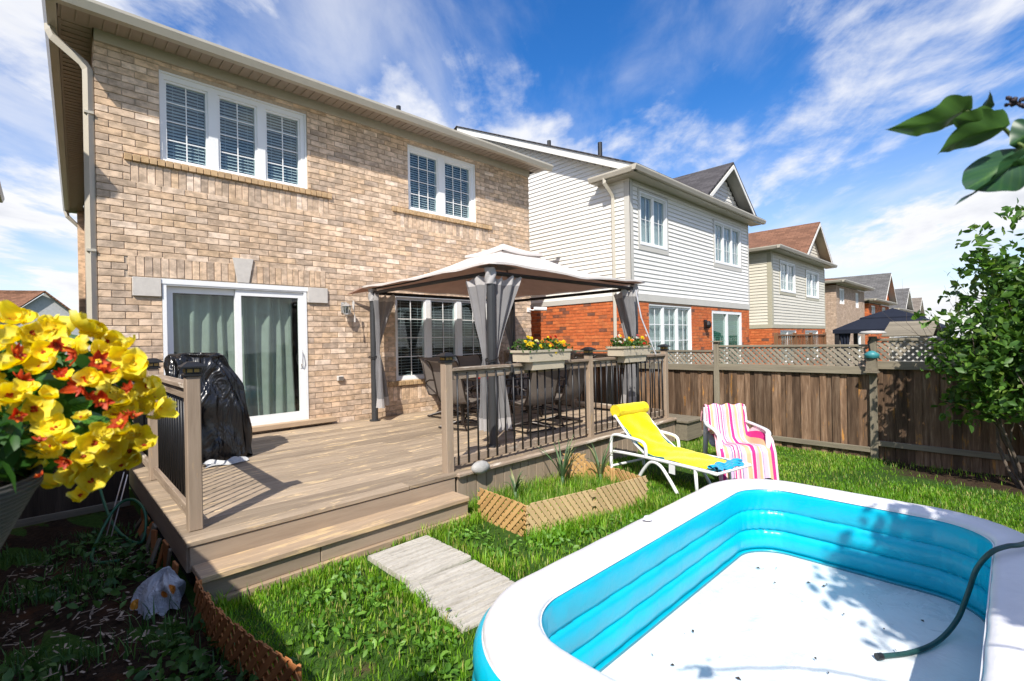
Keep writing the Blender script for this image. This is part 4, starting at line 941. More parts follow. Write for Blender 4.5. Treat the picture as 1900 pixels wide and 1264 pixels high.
spots = [(4.12, -2.02, 12, 'taupe sling patio chair at the end of the table nearest the steps'), (4.62, -2.93, 84, 'taupe sling patio chair behind the rail, just past the gazebo post'), (5.32, -2.90, 96, 'taupe sling patio chair behind the rail, second from the gazebo post'),
         (4.62, -.98, -88, 'taupe sling patio chair by the wide window, nearer the steps'), (5.42, -.98, -92, 'taupe sling patio chair by the wide window, hidden partly by curtains'), (5.98, -1.95, 178, 'taupe sling patio chair at the table end nearest the fence')]
for i, (x, y, a, lab) in enumerate(spots):
    M = Matrix.Translation((x, y, DZ + .003)) @ Matrix.Rotation(R(a), 4, 'Z')
    if i == 0: pass
    o = copy_tree(c0, M) if i else None
    if o is not None: tag(o, lab, 'chair', 'sling chairs round the patio table')
M = Matrix.Translation((spots[0][0], spots[0][1], DZ + .003)) @ Matrix.Rotation(R(spots[0][2]), 4, 'Z'); c0.matrix_basis = M; WM[c0.name] = M
tag(c0, spots[0][3], 'chair', 'sling chairs round the patio table')
t = thing('patio_table', (5.02, -1.95, DZ), 'dark metal patio table with a tinted glass top under the gazebo', 'table')
tx, ty, tz_ = 5.02, -1.95, DZ + .70
m = MB(); m.tube([(tx - .62, ty - .42, tz_), (tx + .62, ty - .42, tz_), (tx + .62, ty + .42, tz_), (tx - .62, ty + .42, tz_), (tx - .62, ty - .42, tz_)], .018, 8); m.build('rim', MT['bronze'], t)
MB().box(tx - .61, tx + .61, ty - .41, ty + .41, tz_ + .002, tz_ + .010).build('glass_top', glassmat('tinted_glass', (.35, .35, .33)), t)
for sx in (-1, 1):
    for sy in (-1, 1): m = MB(); m.tube([(tx + sx * .58, ty + sy * .38, tz_), (tx + sx * .42, ty + sy * .28, tz_ - .35), (tx + sx * .55, ty + sy * .36, DZ + .004)], .016, 8); m.build('leg', MT['bronze'], t, smooth=True)
t = thing('serving_tray', (4.62, -2.0, tz_ + .02), 'red oval tray lying on the patio table', 'tray')
m = MB(); m.lathe([(.0, .012), (.20, .014), (.24, .03), (.245, .028), (.21, .002), (0, .0)], (4.66, -2.0, tz_ + .012), 24); m.build('dish', plain('red_tray', (.45, .05, .06), .4), t, smooth=True)

# covered grill
MT['tarp'] = None
def tarp():
    m, n, b = base('black_plastic_cover'); v = nd(n, 'ShaderNodeNewGeometry').outputs['Position']
    b.inputs['Base Color'].default_value = (.010, .010, .011, 1); b.inputs['Roughness'].default_value = .27; b.inputs['Specular IOR Level'].default_value = .5
    f = noise(n, mapping(n, v, scale=(1, 1, .35)), 3.6, 3, .5, dist=1.6); bump(n, b, f, 1.0, .12); return m
t = thing('covered_grill', (.95, -1.4, DZ), 'barbecue grill under a shiny black plastic cover by the door', 'grill')
gcx_, gcy_ = .80, -1.30
def grl(u, v):
    a = u * 2 * math.pi; c, s = math.cos(a), math.sin(a); e = .42
    prof = [(.37, .07, .02), (.365, .065, .30), (.345, .055, .60), (.315, .035, .85), (.27, .0, 1.04), (.235, -.04, 1.18), (.22, -.05, 1.225), (.0, -.05, 1.235)]
    k = v * (len(prof) - 1); i = min(int(k), len(prof) - 2); f = k - i; r, ox, z = [prof[i][j] + (prof[i + 1][j] - prof[i][j]) * f for j in range(3)]
    rx = (abs(c) ** e) * (1 if c > 0 else -1); ry = (abs(s) ** e) * (1 if s > 0 else -1)
    w = .028 * math.sin(a * 9 + v * 2) * (1 - v) ** 1.0 + .014 * math.sin(a * 17 + v * 11) + .012 * math.sin(v * 23 + a * 4)
    if z < .1: z += .03 * math.sin(a * 5)
    return (gcx_ + ox + rx * (r * 1.10 + w), gcy_ + ry * (r * 1.0 + w), DZ + z + .012 * math.sin(a * 6))
m = MB(); m.grid(grl, 110, 44, closeu=True); m.build('cover', tarp(), t, smooth=True)
m = MB()
for sx in (-.25, .25):
    for sy in (-.2, .2): m.tube([(gcx_ + sx, gcy_ + sy, DZ + .002), (gcx_ + sx, gcy_ + sy, DZ + .5)], .02, 8)
m.build('legs', MT['black'], t)
t = thing('plastic_sheet', (.95, -1.78, DZ), 'clear crumpled plastic scrap on the deck under the grill', 'plastic')
m = MB(); m.grid(lambda u, v: (.72 + .42 * u + .03 * math.sin(v * 5), -1.86 + .12 * v + .03 * math.sin(u * 7), DZ + .006 + .05 * abs(math.sin(u * 6 + v * 3)) * (v + .2)), 16, 6); m.build('sheet', plain('milky_plastic', (.45, .45, .44), .25, .1), t)

# ---------------------------------------------------------------- lattice helper
def slat(name, a, b, U, N, w, t, mat, parent):
    """one diagonal slat whose ends are cut parallel to U"""
    X = b - a; L = X.length; X.normalize(); Y = N.cross(X); sh = U.dot(X) / U.dot(Y); L = max(L, .03)
    key = ('slat', round(L, 3), round(w, 4), round(sh, 3), mat.name, name)
    if key not in _pc:
        V = [(sx * L / 2 + sy * w / 2 * sh, sy * w / 2, sz * t / 2) for sz in (-1, 1) for sx, sy in ((-1, -1), (1, -1), (1, 1), (-1, 1))]
        _pc[key] = MB().add(V, [(3, 2, 1, 0), (4, 5, 6, 7), (0, 1, 5, 4), (1, 2, 6, 5), (2, 3, 7, 6), (3, 0, 4, 7)], 0.5).mesh(name, mat)
    M = Matrix((X, Y, N)).transposed().to_4x4(); M.translation = (a + b) / 2
    link(name, _pc[key], parent, M)
def lattice(parent, O, U, w, h, mat, spacing=.085, width=.036, t=.006, lean=(1, -1), up=(0, 0, 1), name='slat', skew=1.0, gap=.004):
    """two layers of diagonal slats clipped to a w x h panel; O corner, U unit along, up"""
    O, U, Vv = Vector(O), Vector(U).normalized(), Vector(up); N = U.cross(Vv).normalized()
    for li, s in enumerate(lean):
        off = N * (li * (t + gap)); c = -h * skew
        step = spacing; k = c if s > 0 else 0.0; end = w if s > 0 else w + h * skew
        while k < end:
            pts = []
            # line u = k + s*skew*v , v in 0..h
            v0, v1 = 0.0, h
            if s > 0: v0 = max(0.0, -k / skew); v1 = min(h, (w - k) / skew)
            else: v0 = max(0.0, (k - w) / skew); v1 = min(h, k / skew)
            if v1 - v0 > .03:
                a = O + U * (k + s * skew * v0) + Vv * v0 + off; b = O + U * (k + s * skew * v1) + Vv * v1 + off
                slat(name, a, b, U, N, width, t, mat, parent)
            k += step

# ---------------------------------------------------------------- fence on the property line
FX = 8.0
fence = thing('board_fence', (FX, -4, 0), 'weathered brown board fence with lattice top behind the lounge chairs', 'fence')
secs = [(-2.05, .30, 1.10, 1.46, -.05), (-4.27, -2.05, 1.10, 1.46, -.05), (-6.5, -4.27, 1.12, 1.545, .005), (-9.2, -6.5, 1.20, 1.625, .11)]
for i, (ya, yb, zr, zt2, zbm) in enumerate(secs):
    y = ya + .05; k = 0
    while y < yb - .06:
        w = random.choice((.088, .105, .138, .138)); dx = .0 if k % 2 else .018
        plank('fence_board', (FX + dx + random.uniform(-.004, .004), y + w / 2, -.16), (FX + dx, y + w / 2, zr + .03), w - .004, .017, MT['fence'], fence, up=(1, 0, 0), c=.003)
        y += w - .008; k += 1
    plank('fence_rail', (FX - .032, ya + .046, zr + .055), (FX - .032, yb - .046, zr + .055), .115, .036, MT['fencerail'], fence, up=(1, 0, 0))
    plank('fence_rail', (FX - .034, ya + .046, zbm + .04), (FX - .034, yb - .046, zbm + .04), .075, .036, MT['fencerail'], fence, up=(1, 0, 0))
    plank('top_cap', (FX, ya + .046, zt2 - .015), (FX, yb - .046, zt2 - .015), .06, .035, MT['fencerail'], fence)
    if i > 0: lattice(fence, (FX + .002, yb - .05, zr + .115), (0, -1, 0), yb - ya - .1, zt2 - .035 - (zr + .115), MT['lattice_grey'], .088, .038, .006, name='lattice_slat')
for y, z in ((.30, 1.5), (-2.05, 1.52), (-4.27, 1.60), (-6.5, 1.66), (-9.2, 1.7)):
    p = plank('fence_post', (FX - .01, y, -.3), (FX - .01, y, z), .09, .09, MT['fencerail'], fence, up=(0, 1, 0), c=.006)
    if y > -6: plank('post_cap', (FX - .01, y - .075, z + .012), (FX - .01, y + .075, z + .012), .15, .022, MT['fencerail'], fence)
t = thing('bird_feeder', (FX - .06, -6.5, 1.7), 'teal and grey bird feeder with pale lid on the fence post', 'bird feeder')
m = MB(); m.lathe([(.0, 1.745), (.13, 1.735), (.16, 1.71), (.155, 1.695), (.09, 1.70)], (FX - .02, -6.5, 0), 16); m.build('lid', plain('pale_grey_lid', (.42, .40, .37), .7), t, smooth=True)
m = MB(); m.tube([(FX - .13, -6.5, 1.655), (FX - .09, -6.46, 1.58), (FX - .09, -6.48, 1.44)], .012, 6); m.build('arm', MT['black'], t)
m = MB(); m.lathe([(.0, 1.46), (.03, 1.455), (.10, 1.405), (.085, 1.385), (.09, 1.36), (.05, 1.35)], (FX - .11, -6.5, 0), 12); m.build('roof', plain('teal_paint', (.04, .22, .24), .45), t, smooth=True)
m = MB(); m.prism([(-6.55, 1.352), (-6.45, 1.352), (-6.43, 1.17), (-6.57, 1.17)], FX - .16, FX - .062, 'x'); m.build('body', MT['fencerail'], t)
m = MB(); m.box(FX - .19, FX - .058, -6.585, -6.415, 1.15, 1.168); m.build('tray', MT['fencerail'], t)

# fence beside the camera, which shades the side bed, and a dark side gate
t = thing('board_fence', (-.98, -5, 0), 'tall dark board fence along the shaded side bed', 'fence')
y = -10.5
while y < -1.4:
    plank('fence_board', (-.98, y, -.1), (-.98, y, 1.86), .137, .02, MT['fence'], t, up=(1, 0, 0)); y += .14
for z in (.3, 1.6): plank('fence_rail', (-1.01, -10.5, z), (-1.01, -1.4, z), .09, .035, MT['fencerail'], t, up=(1, 0, 0))
t = thing('side_gate', (-.4, -1.32, 0), 'dark board side gate between house and fence', 'gate')
x = -.96
while x < .10:
    plank('gate_board', (x, -1.32, .04), (x, -1.32 + .012 * (int(x * 9) % 2), 1.40), .122, .02, MT['gatewood'], t, up=(0, 1, 0)); x += .115
plank('gate_rail', (-.98, -1.345, .06), (.14, -1.345, .06), .07, .03, MT['fencerail'], t, up=(0, 1, 0)); plank('gate_rail', (-.98, -1.345, 1.2), (.14, -1.345, 1.2), .07, .03, MT['gatewood'], t, up=(0, 1, 0))

# ---------------------------------------------------------------- low lattice edging
def edging(label, pts, h, mat, parent_mat=None, sp=.080, wd=.036, zb=.0, skew=1.0, lean=(1, -1)):
    c = sum((Vector((*p, 0)) for p in pts), Vector()) / len(pts); t = thing('lattice_edging', (c.x, c.y, 0), label, 'garden edging', 'low lattice edging panels')
    for a, b in zip(pts[:-1], pts[1:]):
        A, B = Vector((*a, zb)), Vector((*b, zb)); d = (B - A); L = d.length; d.normalize()
        lattice(t, A + d * .008, d, L - .016, h, mat, sp, wd, .006, lean, skew=skew)
        for p in (A + d * .02, B - d * .02): n = Vector((-d.y, d.x, 0)); q = p + n * .018; plank('stake', (q.x, q.y, -.1), (q.x, q.y, h - .02), .02, .02, mat, t, up=(0, 1, 0))
    return t
edging('orange cedar lattice edging panel beside the deck step', [(2.50, -4.29), (2.46, -4.95)], .29, MT['cedar'], lean=(-1, 1))
edging('long pale lattice edging panel in front of the herb bed', [(2.47, -4.965), (3.20, -5.13), (3.93, -5.26)], .29, MT['cedar_pale'], lean=(1, -1), sp=.064, wd=.036, skew=.75)
edging('short cedar lattice edging panel at the back of the herb bed', [(3.97, -5.20), (4.10, -4.75), (4.12, -4.32)], .25, MT['cedar'], lean=(1, -1))
edging('leaning cedar lattice panel between the leek and the skirt boards', [(4.16, -4.30), (3.98, -4.12)], .33, MT['cedar'])
edging('rust-red lattice edging curving between side bed and lawn', [(.17, -4.30), (.165, -4.55), (.17, -4.80), (.20, -5.05), (.24, -5.30), (.31, -5.62)], .25, MT['cedar_red'], lean=(-1, 1), sp=.078, wd=.034, skew=.9)

# ---------------------------------------------------------------- paving slabs
def slabmat():
    m, n, b = base('wood_grain_concrete'); v = nd(n, 'ShaderNodeTexCoord').outputs['Object']
    g = noise(n, mapping(n, v, scale=(1, 9, 1)), 3, 6, .65, dist=.3); g2 = noise(n, v, 40, 4)
    c = ramp(n, g, [(.3, (.34, .31, .26)), (.55, (.50, .465, .40)), (.75, (.58, .545, .48))]); c = mixc(n, mapr(n, g2, .5, .75, 0, .4), c, (.25, .22, .18))
    lk(n, c, b.inputs['Base Color']); b.inputs['Roughness'].default_value = .92; bump(n, b, math_(n, 'ADD', g, math_(n, 'MULTIPLY', g2, .2)), .9, .015); return m
MT['slab'] = slabmat()
for lab, cx_, cy_, rz, lx, ly in (('ribbed grey paving slab laid against the deck step', 1.585, -4.65, .01, .55, .61), ('ribbed grey paving slab between the step slab and the pool', 1.53, -5.335, -.06, .58, .69)):
    t = thing('paving_slab', (cx_, cy_, .0), lab, 'paving slab', 'ribbed slabs leading to the step', rz=rz)
    M = WM[t.name] @ Matrix.Translation((0, 0, .022))
    m = MB(); nb = 8
    prof = []
    for i in range(nb):
        y0 = -ly / 2 + ly * i / nb; w = ly / nb; prof += [(y0 + .004, .0), (y0 + .010, .014 + random.uniform(-.003, .003)), (y0 + w - .010, .014 + random.uniform(-.003, .003)), (y0 + w - .004, 0)]
    m.prism([(-ly / 2, -.05)] + prof + [(ly / 2, -.05)], -lx / 2, lx / 2, 'x'); m.build('slab', MT['slab'], t, M=M)

# ---------------------------------------------------------------- inflatable pool
pool = thing('inflatable_pool', (2.28, -7.09, 0), 'large white and turquoise inflatable pool, emptied, on the lawn', 'pool')
ix0, ix1, iy0, iy1 = .92, 3.60, -7.80, -6.40; pcx, pcy = (ix0 + ix1) / 2, (iy0 + iy1) / 2
def rrect(t, o, r0=.30):
    hx, hy = (ix1 - ix0) / 2 + o, (iy1 - iy0) / 2 + o; r = max(.03, r0 + o)
    segs = [2 * (hy - r), math.pi * r / 2, 2 * (hx - r), math.pi * r / 2] * 2; L = sum(segs); d = (t % 1) * L
    cs = [(hx, -hy + r), (hx - r, hy - r), (hx - r, hy), (-hx + r, hy - r), (-hx, hy - r), (-hx + r, -hy + r), (-hx + r, -hy), (hx - r, -hy + r)]
    dirs = [(0, 1), None, (-1, 0), None, (0, -1), None, (1, 0), None]; a0 = [0, 0, 0, 90, 0, 180, 0, 270]
    for i, s in enumerate(segs):
        if d <= s or i == 7:
            if i % 2 == 0: return pcx + cs[i][0] + dirs[i][0] * d, pcy + cs[i][1] + dirs[i][1] * d
            a = R(a0[i]) + d / r; return pcx + cs[i][0] + r * math.cos(a), pcy + cs[i][1] + r * math.sin(a)
        d -= s
def pool_mat(name, col, rough, wr=.35):
    m, n, b = base(name); v = nd(n, 'ShaderNodeNewGeometry').outputs['Position']
    c = ramp(n, noise(n, v, 3, 4), [(.3, tuple(x * .93 for x in col)), (.7, tuple(min(1, x * 1.05) for x in col))]); lk(n, c, b.inputs['Base Color'])
    b.inputs['Roughness'].default_value = rough; b.inputs['Specular IOR Level'].default_value = .5
    f = math_(n, 'ADD', noise(n, v, 9, 3, .5, dist=1.0), math_(n, 'MULTIPLY', noise(n, v, 45, 2), .12)); bump(n, b, f, wr, .02); return m
def floor_mat(name, col, rough, wr):
    m = pool_mat(name, col, rough, wr); n = m.node_tree; b = n.nodes['Principled BSDF']; v = nd(n, 'ShaderNodeNewGeometry').outputs['Position']
    src = b.inputs['Base Color'].links[0].from_socket; f = noise(n, v, 1.7, 7, .68, dist=.8); f2 = noise(n, v, 14, 5, .7)
    c = mixc(n, math_(n, 'MULTIPLY', mapr(n, f, .50, .66), mapr(n, f2, .40, .70, .15, .55)), src, (.50, .53, .52)); lk(n, c, b.inputs['Base Color'])
    lk(n, mapr(n, f, .52, .60, rough, .18), b.inputs['Roughness']); return m
MT['pblue'] = pool_mat('turquoise_vinyl', (.0, .44, .60), .30, .25); MT['pwhite'] = pool_mat('white_vinyl_rim', (.76, .75, .76), .38, .18); MT['pfloor'] = floor_mat('white_vinyl_floor', (.68, .71, .72), .45, .35)
NP = 420
def wrk(u, v):
    x, y = rrect(u, 0); c = ss(.95, 1.3, abs(x - pcx)) * ss(.30, .62, abs(y - pcy))
    return .0045 * c * math.sin(u * 820 + 2 * math.sin(v * 9)) * math.sin(v * 3.14) + .0015 * math.sin(u * 160 + v * 5)
def loft(prof, mat, name, wr=0.0):
    m = MB(); m.grid(lambda u, v: (lambda k: (lambda i, f: (lambda o, z: (*rrect(u, o + wrk(u, v)), z + wr * math.sin(u * 210) * math.sin(v * 3.14)))(prof[i][0] + (prof[i + 1][0] - prof[i][0]) * f, prof[i][1] + (prof[i + 1][1] - prof[i][1]) * f))(min(int(k), len(prof) - 2), k - min(int(k), len(prof) - 2)))(v * (len(prof) - 1)), NP, len(prof), closeu=True)
    return m.build(name, mat, pool, smooth=True)
inn = [(-.02, .012)]
for z0_, z1_, d in ((.03, .18, .032), (.18, .33, .027), (.33, .495, .016)):
    for i in range(9): a = math.pi * i / 8; inn.append((-d * math.sin(a) + .012, z0_ + (z1_ - z0_) * (1 - math.cos(a)) / 2))
loft(inn, MT['pblue'], 'inner_wall', .0)
rim = [(.010, .494)] + [(.13 - .122 * math.cos(math.pi * i / 12), .50 + .055 * math.sin(math.pi * i / 12) ** .8 - .035 * i / 12) for i in range(13)]
loft(rim, MT['pwhite'], 'rim')
out = []
for z1_, z0_, d in ((.465, .32, .05), (.32, .165, .06), (.165, .01, .06)):
    for i in range(9): a = math.pi * i / 8; out.append((.245 + d * math.sin(a), z1_ + (z0_ - z1_) * (1 - math.cos(a)) / 2))
loft(out, MT['pblue'], 'outer_wall')
m = MB(); m.add([(*rrect(i / NP, .0), .013) for i in range(NP)], [tuple(range(NP))])
m = MB(); m.grid(lambda u, v: (lambda p: (pcx + (p[0] - pcx) * v, pcy + (p[1] - pcy) * v, .016 + .010 * math.sin(p[0] * 3 * v + 1) * math.cos(p[1] * 4 * v) * (1 - v)))(rrect(u, .0)), NP, 20, closeu=True); m.build('floor', MT['pfloor'], pool, smooth=True)
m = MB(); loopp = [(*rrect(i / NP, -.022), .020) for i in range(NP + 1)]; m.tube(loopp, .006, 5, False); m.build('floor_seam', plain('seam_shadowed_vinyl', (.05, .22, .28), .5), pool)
for o_, z_, nm in ((.004, .4985, 'rim_weld'), (.252, .468, 'rim_weld')):
    m = MB(); m.tube([(*rrect(i / NP, o_), z_) for i in range(NP + 1)], .0035, 5, False); m.build(nm, MT['pwhite'], pool)
m = MB(); vx, vy = rrect(.30, .13); m.lathe([(.0, .02), (.018, .018), (.024, .008), (.03, .0)], (vx, vy, .553), 14); m.build('air_valve', MT['pwhite'], pool, smooth=True)
# hose dipping into the pool
t = thing('garden_hose', (3.2, -7.9, .55), 'dark green hose lying over the pool rim onto its floor', 'hose')
hp = [(4.1, -8.45, .03), (4.0, -8.25, .10), (3.72, -8.14, .44), (3.52, -8.02, .56)] + [tuple(onz(u, v, z)) for u, v, z in ((1898, 1010, .575), (1868, 1014, .575), (1838, 1026, .54), (1812, 1056, .42), (1797, 1098, .25), (1776, 1150, .09), (1740, 1190, .036), (1690, 1211, .033), (1632, 1218, .034))]
def spline(P, n=8):
    P = [Vector(p) for p in P]; o = []
    for i in range(len(P) - 1):
        a, b, c, d = P[max(i - 1, 0)], P[i], P[i + 1], P[min(i + 2, len(P) - 1)]
        for k in range(n): s = k / n; o.append(.5 * ((2 * b) + (c - a) * s + (2 * a - 5 * b + 4 * c - d) * s * s + (3 * b - a - 3 * c + d) * s ** 3))
    return o + [P[-1]]
HP = spline(hp); m = MB(); m.tube(HP, .0125, 10); MT['hose'] = plain('dark_green_rubber', (.015, .06, .055), .45, .15, 12); m.build('tube', MT['hose'], t, smooth=True)
m = MB(); m.tube([HP[-2], HP[-1] + (HP[-1] - HP[-2]) * 1.2], .017, 10); m.build('end_fitting', MT['black'], t)
# specks of leaf litter in the pool
MT['litter'] = plain('dry_leaf_bit', (.035, .025, .018), .9, .3, 40)
rs = random.Random(4)
for i in range(38):
    x, y = rs.uniform(1.25, 3.4), rs.uniform(-7.6, -6.55); a = rs.uniform(0, 6.28); s = rs.uniform(.006, .013)
    m = MB(); m.add([(x + s * 1.4 * math.cos(a), y + s * 1.4 * math.sin(a), .030), (x - s * .5 * math.sin(a), y + s * .5 * math.cos(a), .036), (x - s * 1.2 * math.cos(a + .3), y - s * 1.2 * math.sin(a + .3), .031), (x + s * .5 * math.sin(a), y - s * .5 * math.cos(a), .029)], [(0, 1, 2), (0, 2, 3)])
    o = m.build('leaf_scrap', MT['litter']); tag(o, 'tiny dark leaf scrap lying on the white pool floor', 'leaf', 'leaf scraps on the pool floor')

# ---------------------------------------------------------------- lounger with yellow towel
MT['wtube'] = plain('white_painted_tube', (.78, .78, .76), .35, .04, 6)
lg = thing('sun_lounger', (4.62, -5.25, 0), 'white tubular sun lounger on the grass beside the pool', 'lounger')
LO = Vector((4.86, -4.46, 0)); LD = Vector((-.19, -.98, 0)).normalized(); LW = Vector((-LD.y, LD.x, 0))
def LP(s, w, z): return LO + LD * s + LW * w + Vector((0, 0, z))
hw = .29
for w in (-hw, hw):
    m = MB(); m.tube(spline([LP(.02, w, .30), LP(.25, w, .315), LP(.8, w, .33), LP(1.45, w, .33)], 6), .0195, 10); m.build('side_rail', MT['wtube'], lg, smooth=True)
    m = MB(); m.tube(spline([LP(-.02, w, .03), LP(-.02, w, .25), LP(-.01, w, .45), LP(.05, w, .51), LP(.2, w, .515), LP(.44, w, .50), LP(.52, w, .47), LP(.54, w, .40), LP(.54, w, .335)], 6), .0195, 10); m.build('armrest', MT['wtube'], lg, smooth=True)
    m = MB(); m.tube(spline([LP(.42, w, .06), LP(.52, w, .20), LP(.62, w, .285), LP(.74, w, .27), LP(.86, w, .15), LP(.97, w, .01)], 6), .0195, 10); m.build('leg', MT['wtube'], lg, smooth=True)
    m = MB(); m.tube([LP(1.22, w, .005), LP(1.20, w, .325)], .018, 10); m.build('leg', MT['wtube'], lg, smooth=True)
    m = MB(); m.tube(spline([LP(.52, w * .93, .35), LP(.34, w * .93, .46), LP(.16, w * .93, .62), LP(.04, w * .93, .74)], 5), .014, 8); m.build('back_rail', MT['wtube'], lg, smooth=True)
for s, z in ((1.45, .33), (.04, .74), (.0, .12)): m = MB(); m.tube([LP(s, -hw, z), LP(s, hw, z)], .015, 8); m.build('cross_bar', MT['wtube'], lg)
m = MB()
def lprof(q):
    P = [(1.40, .345), (1.0, .345), (.62, .345), (.50, .37), (.33, .47), (.16, .63), (.05, .74)]
    k = q * 6; i = min(int(k), 5); f = k - i; return P[i][0] + (P[i + 1][0] - P[i][0]) * f, P[i][1] + (P[i + 1][1] - P[i][1]) * f
m.grid(lambda u, v: LP(lprof(v)[0], (u - .5) * .54, lprof(v)[1]), 6, 30); m.build('sling', cloth('teal_sling', (.02, .16, .22), .2), lg, smooth=True)
MB().add([LP(.88, -hw - .02, .32), LP(.96, -hw - .02, .318), LP(.96, -hw - .021, .22), LP(.88, -hw - .021, .222), LP(.88, -hw - .023, .32), LP(.96, -hw - .023, .318), LP(.96, -hw - .024, .22), LP(.88, -hw - .024, .222)], [(0, 1, 2, 3), (4, 5, 6, 7), (0, 1, 5, 4), (3, 2, 6, 7)]).build('care_tag', MT['white'], lg)
def towel_mat(name, col):
    m, n, b = base(name); v = nd(n, 'ShaderNodeNewGeometry').outputs['Position']
    c = ramp(n, noise(n, v, 14, 5, .7), [(.3, tuple(x * .9 for x in col)), (.7, col)]); lk(n, c, b.inputs['Base Color']); b.inputs['Roughness'].default_value = .95; b.inputs['Sheen Weight'].default_value = .3; b.inputs['Specular IOR Level'].default_value = .1
    bump(n, b, math_(n, 'ADD', noise(n, v, 260, 2), math_(n, 'MULTIPLY', noise(n, v, 22, 3), 1.5)), .6, .006); return m
t = thing('yellow_towel', tuple(LP(.7, 0, .36)), 'bright yellow towel with blue edge laid over the sun lounger', 'towel')
def yt(q):
    P = [(1.34, .365), (1.15, .372), (.9, .385), (.68, .375), (.53, .40), (.42, .455), (.32, .53), (.2, .63), (.08, .75), (.02, .785)]
    k = q * 9; i = min(int(k), 8); f = k - i; return P[i][0] + (P[i + 1][0] - P[i][0]) * f, P[i][1] + (P[i + 1][1] - P[i][1]) * f
MT['yel'] = towel_mat('yellow_terry', (.86, .70, .0)); MT['tblue'] = towel_mat('blue_terry', (.01, .33, .55))
def ytp(u, v, dz=0):
    s, z = yt(v); w = (u - .5) * (.50 + .04 * math.sin(v * 8)); e = abs(2 * u - 1)
    return LP(s + .012 * math.sin(u * 9), w, z + dz - .035 * e ** 4 + .012 * math.sin(v * 13 + u * 4) + .006 * math.sin(u * 11 + v * 31) + .005 * math.sin(v * 47 + 3 * math.sin(u * 6)) * (.3 + u))
m = MB(); m.grid(lambda u, v: ytp(u, v), 22, 60); m.grid(lambda u, v: ytp(u, v, -.014), 22, 60); m.build('terry', MT['yel'], t, smooth=True)
m = MB(); m.grid(lambda u, v: LP(.03 + .085 * math.cos(v * 6.283), (u - .5) * .52, .80 + .075 * math.sin(v * 6.283) + .002 * math.sin(u * 17 + v * 9)), 22, 18)
for sgn in (0, 1): m.add([LP(.03 + .085 * math.cos(k * .5236), (sgn - .5) * .52, .80 + .075 * math.sin(k * .5236)) for k in range(12)], [tuple(range(12))])
m.build('roll', MT['yel'], t, smooth=True)
m = MB()
for k in range(3): m.grid(lambda u, v: LP(1.34 + .035 * k + .03 * math.sin(v * 6.283) + .02 * math.sin(u * 14 + k), (u - .5) * (.50 - .05 * k), .372 - .012 * k + .016 * math.cos(v * 6.283) + .010 * math.sin(u * 22 + k * 2)), 20, 9)
m.build('blue_edge', MT['tblue'], t, smooth=True)

# ---------------------------------------------------------------- resin chair with striped towel
CO = Vector((5.55, -5.52, 0)); CD = Vector((-.70, -.71, 0)).normalized(); CW = Vector((-CD.y, CD.x, 0))
def CP(s, w, z): return CO + CD * s + CW * w + Vector((0, 0, z))
ch = thing('resin_armchair', tuple(CO), 'white moulded plastic armchair under the striped towel', 'chair')
MT['resin'] = plain('white_resin', (.62, .63, .64), .45, .04, 6)
cp = [(.26, .36), (.18, .385), (-.12, .36), (-.20, .38), (-.24, .50), (-.30, .80)]
def cpf(q): k = q * 5; i = min(int(k), 4); f = k - i; return cp[i][0] + (cp[i + 1][0] - cp[i][0]) * f, cp[i][1] + (cp[i + 1][1] - cp[i][1]) * f
m = MB(); m.grid(lambda u, v: CP(cpf(v)[0] - .03 * (abs(2 * u - 1) ** 2) * -1 * (v > .7), (u - .5) * .48, cpf(v)[1]), 10, 20); m.grid(lambda u, v: CP(cpf(v)[0], (u - .5) * .48, cpf(v)[1] - .02), 10, 20); m.build('shell', MT['resin'], ch, smooth=True)
for w in (-1, 1):
    m = MB(); m.tube(spline([CP(-.27, w * .25, .62), CP(-.1, w * .29, .60), (CP(.16, w * .30, .58)), CP(.23, w * .29, .54)], 5), [.03] * 16, 10, flat=.5); m.build('armrest', MT['resin'], ch, smooth=True)
    m = MB(); m.tube([CP(.27, w * .27, .0), CP(.22, w * .285, .55)], [.022, .03], 8); m.build('leg', MT['resin'], ch, smooth=True)
    m = MB(); m.tube([CP(-.34, w * .25, .0), CP(-.26, w * .255, .45), CP(-.29, w * .24, .80)], [.022, .035, .03], 8); m.build('leg', MT['resin'], ch, smooth=True)
def stripes():
    m, n, b = base('striped_terry'); a = nd(n, 'ShaderNodeAttribute', attribute_name='rnd'); v = nd(n, 'ShaderNodeNewGeometry').outputs['Position']
    r = nd(n, 'ShaderNodeValToRGB'); r.color_ramp.interpolation = 'CONSTANT'
    O_, P_, V_, M_, W_, K_ = (.80, .42, .24), (.78, .40, .44), (.62, .45, .72), (.62, .04, .22), (.74, .56, .58), (.12, .10, .22)
    seq = [(0, P_), (.04, W_), (.06, M_), (.11, W_), (.13, O_), (.19, W_), (.205, V_), (.25, K_), (.26, W_), (.285, M_), (.305, W_), (.33, P_), (.36, M_), (.38, W_), (.41, K_), (.42, V_), (.48, W_), (.495, O_), (.56, W_), (.58, M_), (.64, W_), (.655, P_), (.70, O_), (.75, W_), (.77, K_), (.78, V_), (.84, W_), (.86, O_), (.91, M_), (.96, W_)]
    e = r.color_ramp.elements
    while len(e) < len(seq): e.new(.5)
    for q, (p, c) in zip(e, seq): q.position = p; q.color = (*c, 1)
    lk(n, a.outputs['Fac'], r.inputs[0]); lk(n, r.outputs[0], b.inputs['Base Color']); b.inputs['Roughness'].default_value = .95; b.inputs['Specular IOR Level'].default_value = .1
    bump(n, b, math_(n, 'ADD', noise(n, v, 260, 2), math_(n, 'MULTIPLY', noise(n, v, 18, 3), 1.5)), .5, .006); return m
t = thing('striped_towel', tuple(CP(0, 0, .5)), 'pink, orange and lilac striped towel draped over the armchair', 'towel')
